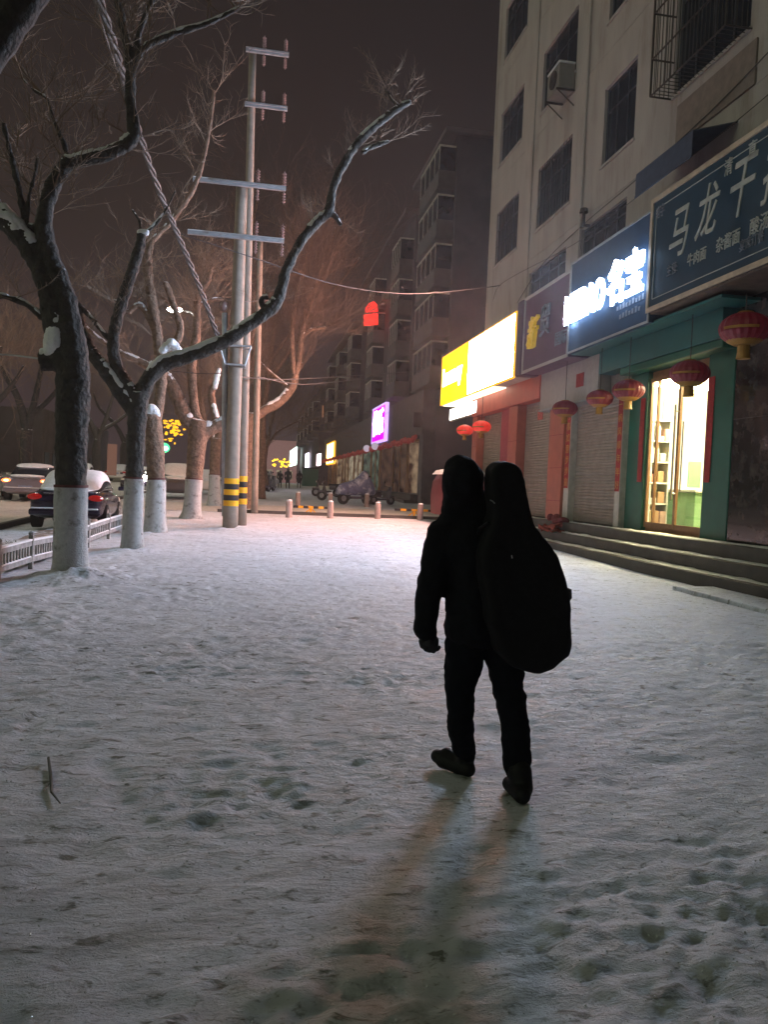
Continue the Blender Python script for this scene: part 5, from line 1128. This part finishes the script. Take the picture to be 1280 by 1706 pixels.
# ------------------------------------------------------------------ people
cloth_b = mat('black_padded_cloth', (.006, .0065, .010), .9, 0, .2, 20, .004, 60, spec=.15)
cloth_t = mat('black_trousers', (.005, .006, .010), .92, 0, .2, 20, .003, 70, spec=.1)
skin = mat('skin', (.4, .24, .17), .6); glove = mat('dark_glove', (.022, .020, .024), .8, 0, .2, 30); shoe_m = mat('black_shoe', (.008, .008, .009), .6, spec=.2)
def W_(px, py, Y=4.0): return atY(px, py, Y)
per = None
def s4(r, Y=4.0): return r * Y * 1.015 / F
q = MB()   # continuous body inside the clothes
blob(q, W_(785, 910), W_(796, 1010), s4(30), s4(28), .8); blob(q, W_(796, 1010), W_(800, 1050), s4(27), s4(30), .8)
blob(q, W_(772, 850), W_(770, 890), s4(17), s4(22)); q.ell(W_(771, 810, 4.0), (s4(22), s4(26), s4(33)), 20, 14)
blob(q, W_(740, 897), W_(715, 980), s4(15), s4(13)); blob(q, W_(715, 980), W_(708, 1050), s4(13), s4(9))
blob(q, W_(825, 893), W_(862, 970, 3.98), s4(17), s4(13)); blob(q, W_(862, 970, 3.98), W_(862, 1040, 4.14), s4(13), s4(9))
blob(q, W_(776, 1072), W_(765, 1180), s4(22), s4(16)); blob(q, W_(765, 1180), W_(772, 1258, 4.12), s4(17), s4(11))
blob(q, W_(838, 1072), W_(855, 1185, 3.95), s4(22), s4(17)); blob(q, W_(855, 1185, 3.95), W_(868, 1290, 3.8), s4(17), s4(11))
blob(q, W_(772, 1258, 4.12), W_(768, 1264, 4.14), s4(11), s4(9)); blob(q, W_(868, 1290, 3.8), W_(871, 1312, 3.76), s4(10), s4(8))
q.ell(W_(771, 815, 4.085), (s4(5), s4(8), s4(6)), 8, 6); q.ell(W_(749, 812, 4.0), (s4(3), s4(6), s4(8)), 8, 6); q.ell(W_(793, 812, 4.0), (s4(3), s4(6), s4(8)), 8, 6)
base = W_(820, 1318); base.z = 0
per = q.build('person', skin, origin=base); remesh(per, .014, 4)
tag(per, 'person in black hooded coat walking away, a black case slung on the right shoulder', 'person')
def cpart(q, name, m, vox=.012, sm=4, disp=None, ds=.1, par=None):
    o = q.build(name, m, par or per); remesh(o, vox, sm, disp, ds); return o
q = MB()   # coat with puffy shoulders, sleeves and hem
blob(q, W_(776, 905), W_(784, 1000), s4(48), s4(45), .72); blob(q, W_(784, 1000), W_(783, 1046), s4(44), s4(46), .74); blob(q, W_(822, 905), W_(818, 1010), s4(46), s4(48), .66); blob(q, W_(818, 1010), W_(826, 1044), s4(46), s4(46), .72)
blob(q, W_(742, 893), W_(845, 893), s4(25), s4(25)); blob(q, W_(758, 868), W_(800, 868), s4(28), s4(28))
blob(q, W_(736, 892), W_(727, 935), s4(27), s4(25)); blob(q, W_(727, 935), W_(716, 985), s4(25), s4(24)); blob(q, W_(714, 985), W_(708, 1045), s4(23), s4(18)); blob(q, W_(709, 1040), W_(711, 1051), s4(21), s4(20))
blob(q, W_(850, 893, 4.0), W_(872, 965, 3.98), s4(26), s4(23)); blob(q, W_(872, 965, 3.98), W_(862, 1035, 4.1), s4(23), s4(18))
coat = cpart(q, 'coat', cloth_b, .013, 3, .035, .09)
q = MB()   # hood with a peaked outline
q.ell(W_(771, 806, 3.99), (s4(35), s4(40), s4(46)), 24, 16); q.ell(W_(767, 778, 4.02), (s4(27), s4(28), s4(20)), 18, 10); q.ell(W_(783, 800, 4.0), (s4(24), s4(30), s4(28)), 18, 10)
blob(q, W_(762, 838), W_(800, 842), s4(26), s4(27)); blob(q, W_(757, 852), W_(810, 862), s4(23), s4(25))
cpart(q, 'hood', cloth_b, .012, 3, .018, .07)
q = MB()
blob(q, W_(783, 1052), W_(832, 1052), s4(36), s4(36), .8); blob(q, W_(777, 1072), W_(766, 1150), s4(36), s4(26)); blob(q, W_(766, 1150), W_(767, 1200), s4(26), s4(23)); blob(q, W_(767, 1200), W_(772, 1243, 4.08), s4(23), s4(21))
blob(q, W_(838, 1075), W_(848, 1150, 3.97), s4(36), s4(27)); blob(q, W_(848, 1150, 3.97), W_(858, 1205, 3.9), s4(27), s4(25)); blob(q, W_(858, 1205, 3.9), W_(863, 1285, 3.82), s4(25), s4(22)); blob(q, W_(776, 1240, 4.08), W_(778, 1252, 4.1), s4(19), s4(18))
cpart(q, 'trousers', cloth_t, .012, 2, .03, .07)
def shoe(pts, rs): 
    q = MB()
    for i in range(len(pts) - 1): blob(q, pts[i], pts[i + 1], rs[i], rs[i + 1], 1, 12)
    return q
a = W_(780, 1276, 4.1); 
q = shoe([W_(777, 1262, 4.1), W_(775, 1276, 4.1)], [s4(17), s4(17)])
g0 = gpt(770, 1285); q = MB()
blob(q, W_(778, 1258, 4.1), Vector((g0.x + .02, 4.12, .045)), s4(16), .045); blob(q, Vector((g0.x + .03, 4.08, .040)), Vector((g0.x - .09, 4.20, .045)), .042, .04); blob(q, Vector((g0.x - .02, 4.12, .04)), Vector((g0.x - .11, 4.24, .06)), .042, .04)
blob(q, W_(752, 1262, 4.2), W_(745, 1256, 4.22), s4(14), s4(12)); blob(q, W_(752, 1262, 4.2), W_(775, 1272, 4.12), s4(14), s4(15))
cpart(q, 'shoe', shoe_m, .010, 3)
q = MB(); g0 = gpt(876, 1340)
blob(q, W_(866, 1285, 3.8), W_(872, 1312, 3.76), s4(21), s4(17)); blob(q, W_(872, 1312, 3.76), Vector((g0.x + .005, g0.y + .06, .045)), s4(17), .043); blob(q, Vector((g0.x, g0.y + .05, .045)), Vector((g0.x - .01, g0.y + .22, .04)), .045, .04)
cpart(q, 'shoe', shoe_m, .010, 3)
# gloved left hand, half-closed, thumb towards the body
H0 = W_(711, 1050); q = MB()
q.tube([W_(711, 1052), W_(712, 1062), W_(714, 1074)], [s4(12), s4(14), s4(14)], 14, flat=.62); q.ell(W_(713, 1066), (s4(15), s4(9), s4(13)), 14, 10)
for i, (x0, y0) in enumerate(((-10, 1071), (-4, 1075), (3, 1076), (9, 1074))):
    Yf = 3.985 + .0 * i; L_ = (10, 12, 12, 10)[i]; bx = 712 + x0
    blob(q, W_(bx, y0 - 3, Yf), W_(bx + 2, y0 + L_ * .55, Yf + .015), s4(4.6), s4(4.4), n=10); blob(q, W_(bx + 2, y0 + L_ * .55, Yf + .015), W_(bx + 8, y0 + L_ * .75, Yf + .045), s4(4.4), s4(4.0), n=10); blob(q, W_(bx + 8, y0 + L_ * .75, Yf + .045), W_(bx + 11, y0 + L_ * .45, Yf + .055), s4(4.0), s4(3.6), n=10)
blob(q, W_(721, 1060, 4.0), W_(727, 1066, 4.01), s4(5.5), s4(5)); blob(q, W_(727, 1066, 4.01), W_(727, 1074, 4.02), s4(5), s4(4.2))
cpart(q, 'glove', glove, .0045, 2)
q = MB(); Hh = W_(862, 1045, 4.16); q.ell(Hh, (.04, .025, .05), 12, 8)
for i in range(4): blob(q, Hh + Vector((-.028 + .018 * i, 0, -.03)), Hh + Vector((-.028 + .018 * i, .01, -.075)), .0115, .0105, n=8); blob(q, Hh + Vector((-.028 + .018 * i, .01, -.075)), Hh + Vector((-.024 + .018 * i, .045, -.08)), .0105, .009, n=8)
blob(q, Hh + Vector((-.035, .01, .01)), Hh + Vector((-.055, .03, -.03)), .013, .011, n=8); cpart(q, 'glove', glove, .0045, 2)

# instrument case slung on the back
out = [(838, 767), (824, 770), (814, 779), (810, 795), (812, 825), (815, 855), (806, 885), (795, 915), (793, 950), (802, 990), (810, 1040), (826, 1085), (850, 1108), (873, 1117), (895, 1121), (915, 1112), (945, 1091), (949, 1060), (947, 1010), (938, 965), (926, 925), (906, 898), (886, 874), (875, 842), (868, 800), (863, 780), (852, 770)]
Yb = 3.84; q = MB(); cx_, cy_ = 858, 985
def axis_pt(x, y):  # nearest centre-line point
    t_ = max(0, min(1, (y - 790) / 300)); return (840 + 32 * t_, min(max(y, 800), 1070))
nlay = 9; rings = []
for k in range(nlay):
    ph = math.pi * k / (nlay - 1); inset = 1 - math.sin(ph) ** .45; yy = Yb - .085 * math.cos(ph)
    rr_ = []
    for (x, y) in out:
        ax_, ay_ = axis_pt(x, y); f = 1 - .22 * inset; P_ = atY(ax_ + (x - ax_) * f, ay_ + (y - ay_) * f, Yb); rr_.append((P_.x, yy, P_.z))
    rings.append(rr_)
q = ring_loft(rings); B0 = atY(890, 1118, Yb)
gc = empty('instrument_case', tuple(B0), 'black soft instrument case hanging down the walking person\'s back, its neck rising beside the hood', 'instrument case')
o = q.build('case_body', mat('black_nylon', (.006, .006, .008), .75, 0, .2, 40, .002, 90, spec=.2), gc); remesh(o, .012, 12, .02, .12)
q = MB(); q.tube([atY(940, 980, 3.84), atY(950, 984, 3.82), atY(950, 995, 3.82), atY(944, 1004, 3.84)], .012, 8); q.build('side_handle', 'blk', gc)
q = MB(); q.tube([atY(815, 870, 3.78), atY(800, 880, 3.84), atY(795, 900, 3.9), atY(800, 980, 3.86)], .014, 8, flat=.4); q.build('shoulder_strap', 'blk', gc)
q = MB(); q.cyl(atY(853, 925, 3.75), atY(854, 930, 3.75), .004, n=6); q.build('zip_pull', 'chrome', gc)
q = MB(); P1, P2 = atY(817, 833, 3.75), atY(825, 839, 3.75); q.tube([P1, P1.lerp(P2, .5) + Vector((0, 0, .003)), P2], .003, 5); q.build('label_tag', mat('grey_tag', (.25, .25, .27), .5), gc)
q = MB(); q.tube([atY(893, 883, 3.80), atY(899, 890, 3.80)], .004, 5); q.build('buckle', 'chrome', gc)

# three far pedestrians
def ped(px, Y, h, seed, label):
    c = atY(px, 812, Y); x, z = c.x, G(Y); q = MB(); k = h / 1.75; sp_ = .10 + .05 * seed
    def v(a, b_, c_): return Vector((x + a * k, Y + b_ * k, z + c_ * k))
    blob(q, v(-.10, 0, .9), v(-.12, sp_, .48), .09 * k, .07 * k, n=8); blob(q, v(-.12, sp_, .48), v(-.12, sp_ * .6, .08), .07 * k, .05 * k, n=8); blob(q, v(.10, 0, .9), v(.12, -sp_, .48), .09 * k, .07 * k, n=8); blob(q, v(.12, -sp_, .48), v(.12, -sp_ * 1.8, .08), .07 * k, .05 * k, n=8)
    blob(q, v(0, 0, .95), v(0, 0, 1.38), .2 * k, .22 * k, .7, n=12); blob(q, v(0, 0, .7), v(0, 0, .95), .2 * k, .2 * k, .8, n=12); blob(q, v(0, 0, 1.4), v(0, 0, 1.55), .07 * k, .06 * k); q.ell(v(0, .01, 1.65), (.1 * k, .11 * k, .13 * k), 12, 8)
    for s_ in (-1, 1): blob(q, v(s_ * .24, 0, 1.4), v(s_ * .29, -.05, 1.1), .075 * k, .06 * k, n=8); blob(q, v(s_ * .29, -.05, 1.1), v(s_ * .25, .08, .85), .06 * k, .045 * k, n=8); q.ell(v(s_ * .25, .1, .8), (.04, .04, .06), 6, 5)
    for s_, yy in ((-1, sp_ * .6), (1, -sp_ * 1.8)): q.ell(v(s_ * .12, yy + .06, .05), (.05, .13, .05), 8, 5)
    o = q.build('person', mat('far_clothes_%d' % seed, (.015, .013, .016), .9), origin=(x, Y, z)); remesh(o, .03, 2); tag(o, label, 'person', 'distant pedestrians')
    q = MB(); q.ell(v(0, .0, 1.68), (.115 * k, .125 * k, .13 * k), 12, 8); q.build('hair', 'blk', o); return o
ped(466, 74, 1.62, 0, 'leftmost of three dark figures walking far down the street'); ped(479, 72, 1.85, 1, 'middle and tallest of three dark figures far down the street'); ped(498, 76, 1.68, 2, 'rightmost of three dark figures far down the street')

# ------------------------------------------------------------------ snowy night air
q = MB(); q.box(-60, -14, -1.2, 60, 260, 34); hz_m = bpy.data.materials.new('night_air'); hz_m.use_nodes = True; t_ = hz_m.node_tree; t_.nodes.clear()
o_ = t_.nodes.new('ShaderNodeOutputMaterial'); v_ = t_.nodes.new('ShaderNodeVolumePrincipled'); v_.inputs['Density'].default_value = .0009; v_.inputs['Color'].default_value = (1, .88, .84, 1); v_.inputs['Anisotropy'].default_value = .3
t_.links.new(v_.outputs[0], o_.inputs['Volume'])
hz = q.build('haze', hz_m); hz['kind'] = 'stuff'

# loose ice grains that glint in the sign light
q = MB(); rg = random.Random(4)
for k in range(2600):
    yy = 1.8 + 9 * rg.random() ** 1.3; xx = rg.uniform(-.55, .75) * yy + .1 * yy; e_ = rg.uniform(.0025, .0055)
    if xx > 7.5: continue
    c_ = Vector((xx, yy, .03)); M3 = Matrix.Rotation(rg.uniform(0, 6.28), 3, Vector((rg.uniform(-1, 1), rg.uniform(-1, 1), rg.uniform(-1, 1))).normalized())
    # settle on the snow surface by sampling the height grid
    ix = min(nx - 1, int(np.searchsorted(xs, xx))); iy = min(ny - 1, int(np.searchsorted(ys, yy))); c_.z = float(Z[iy, ix]) + e_ * .8
    q.add([c_ + M3 @ Vector(v) * e_ for v in ((1, 0, 0), (-1, 0, 0), (0, 1, 0), (0, -1, 0), (0, 0, 1), (0, 0, -1))], [(0, 2, 4), (2, 1, 4), (1, 3, 4), (3, 0, 4), (2, 0, 5), (1, 2, 5), (3, 1, 5), (0, 3, 5)])
ig = q.build('ice_grains', mat('clear_ice', (.75, .77, .8), .10, 0, 0, spec=1.0)); tag(ig, 'scattered tiny glinting ice grains lying on the trodden snow', 'ice', kind='stuff')
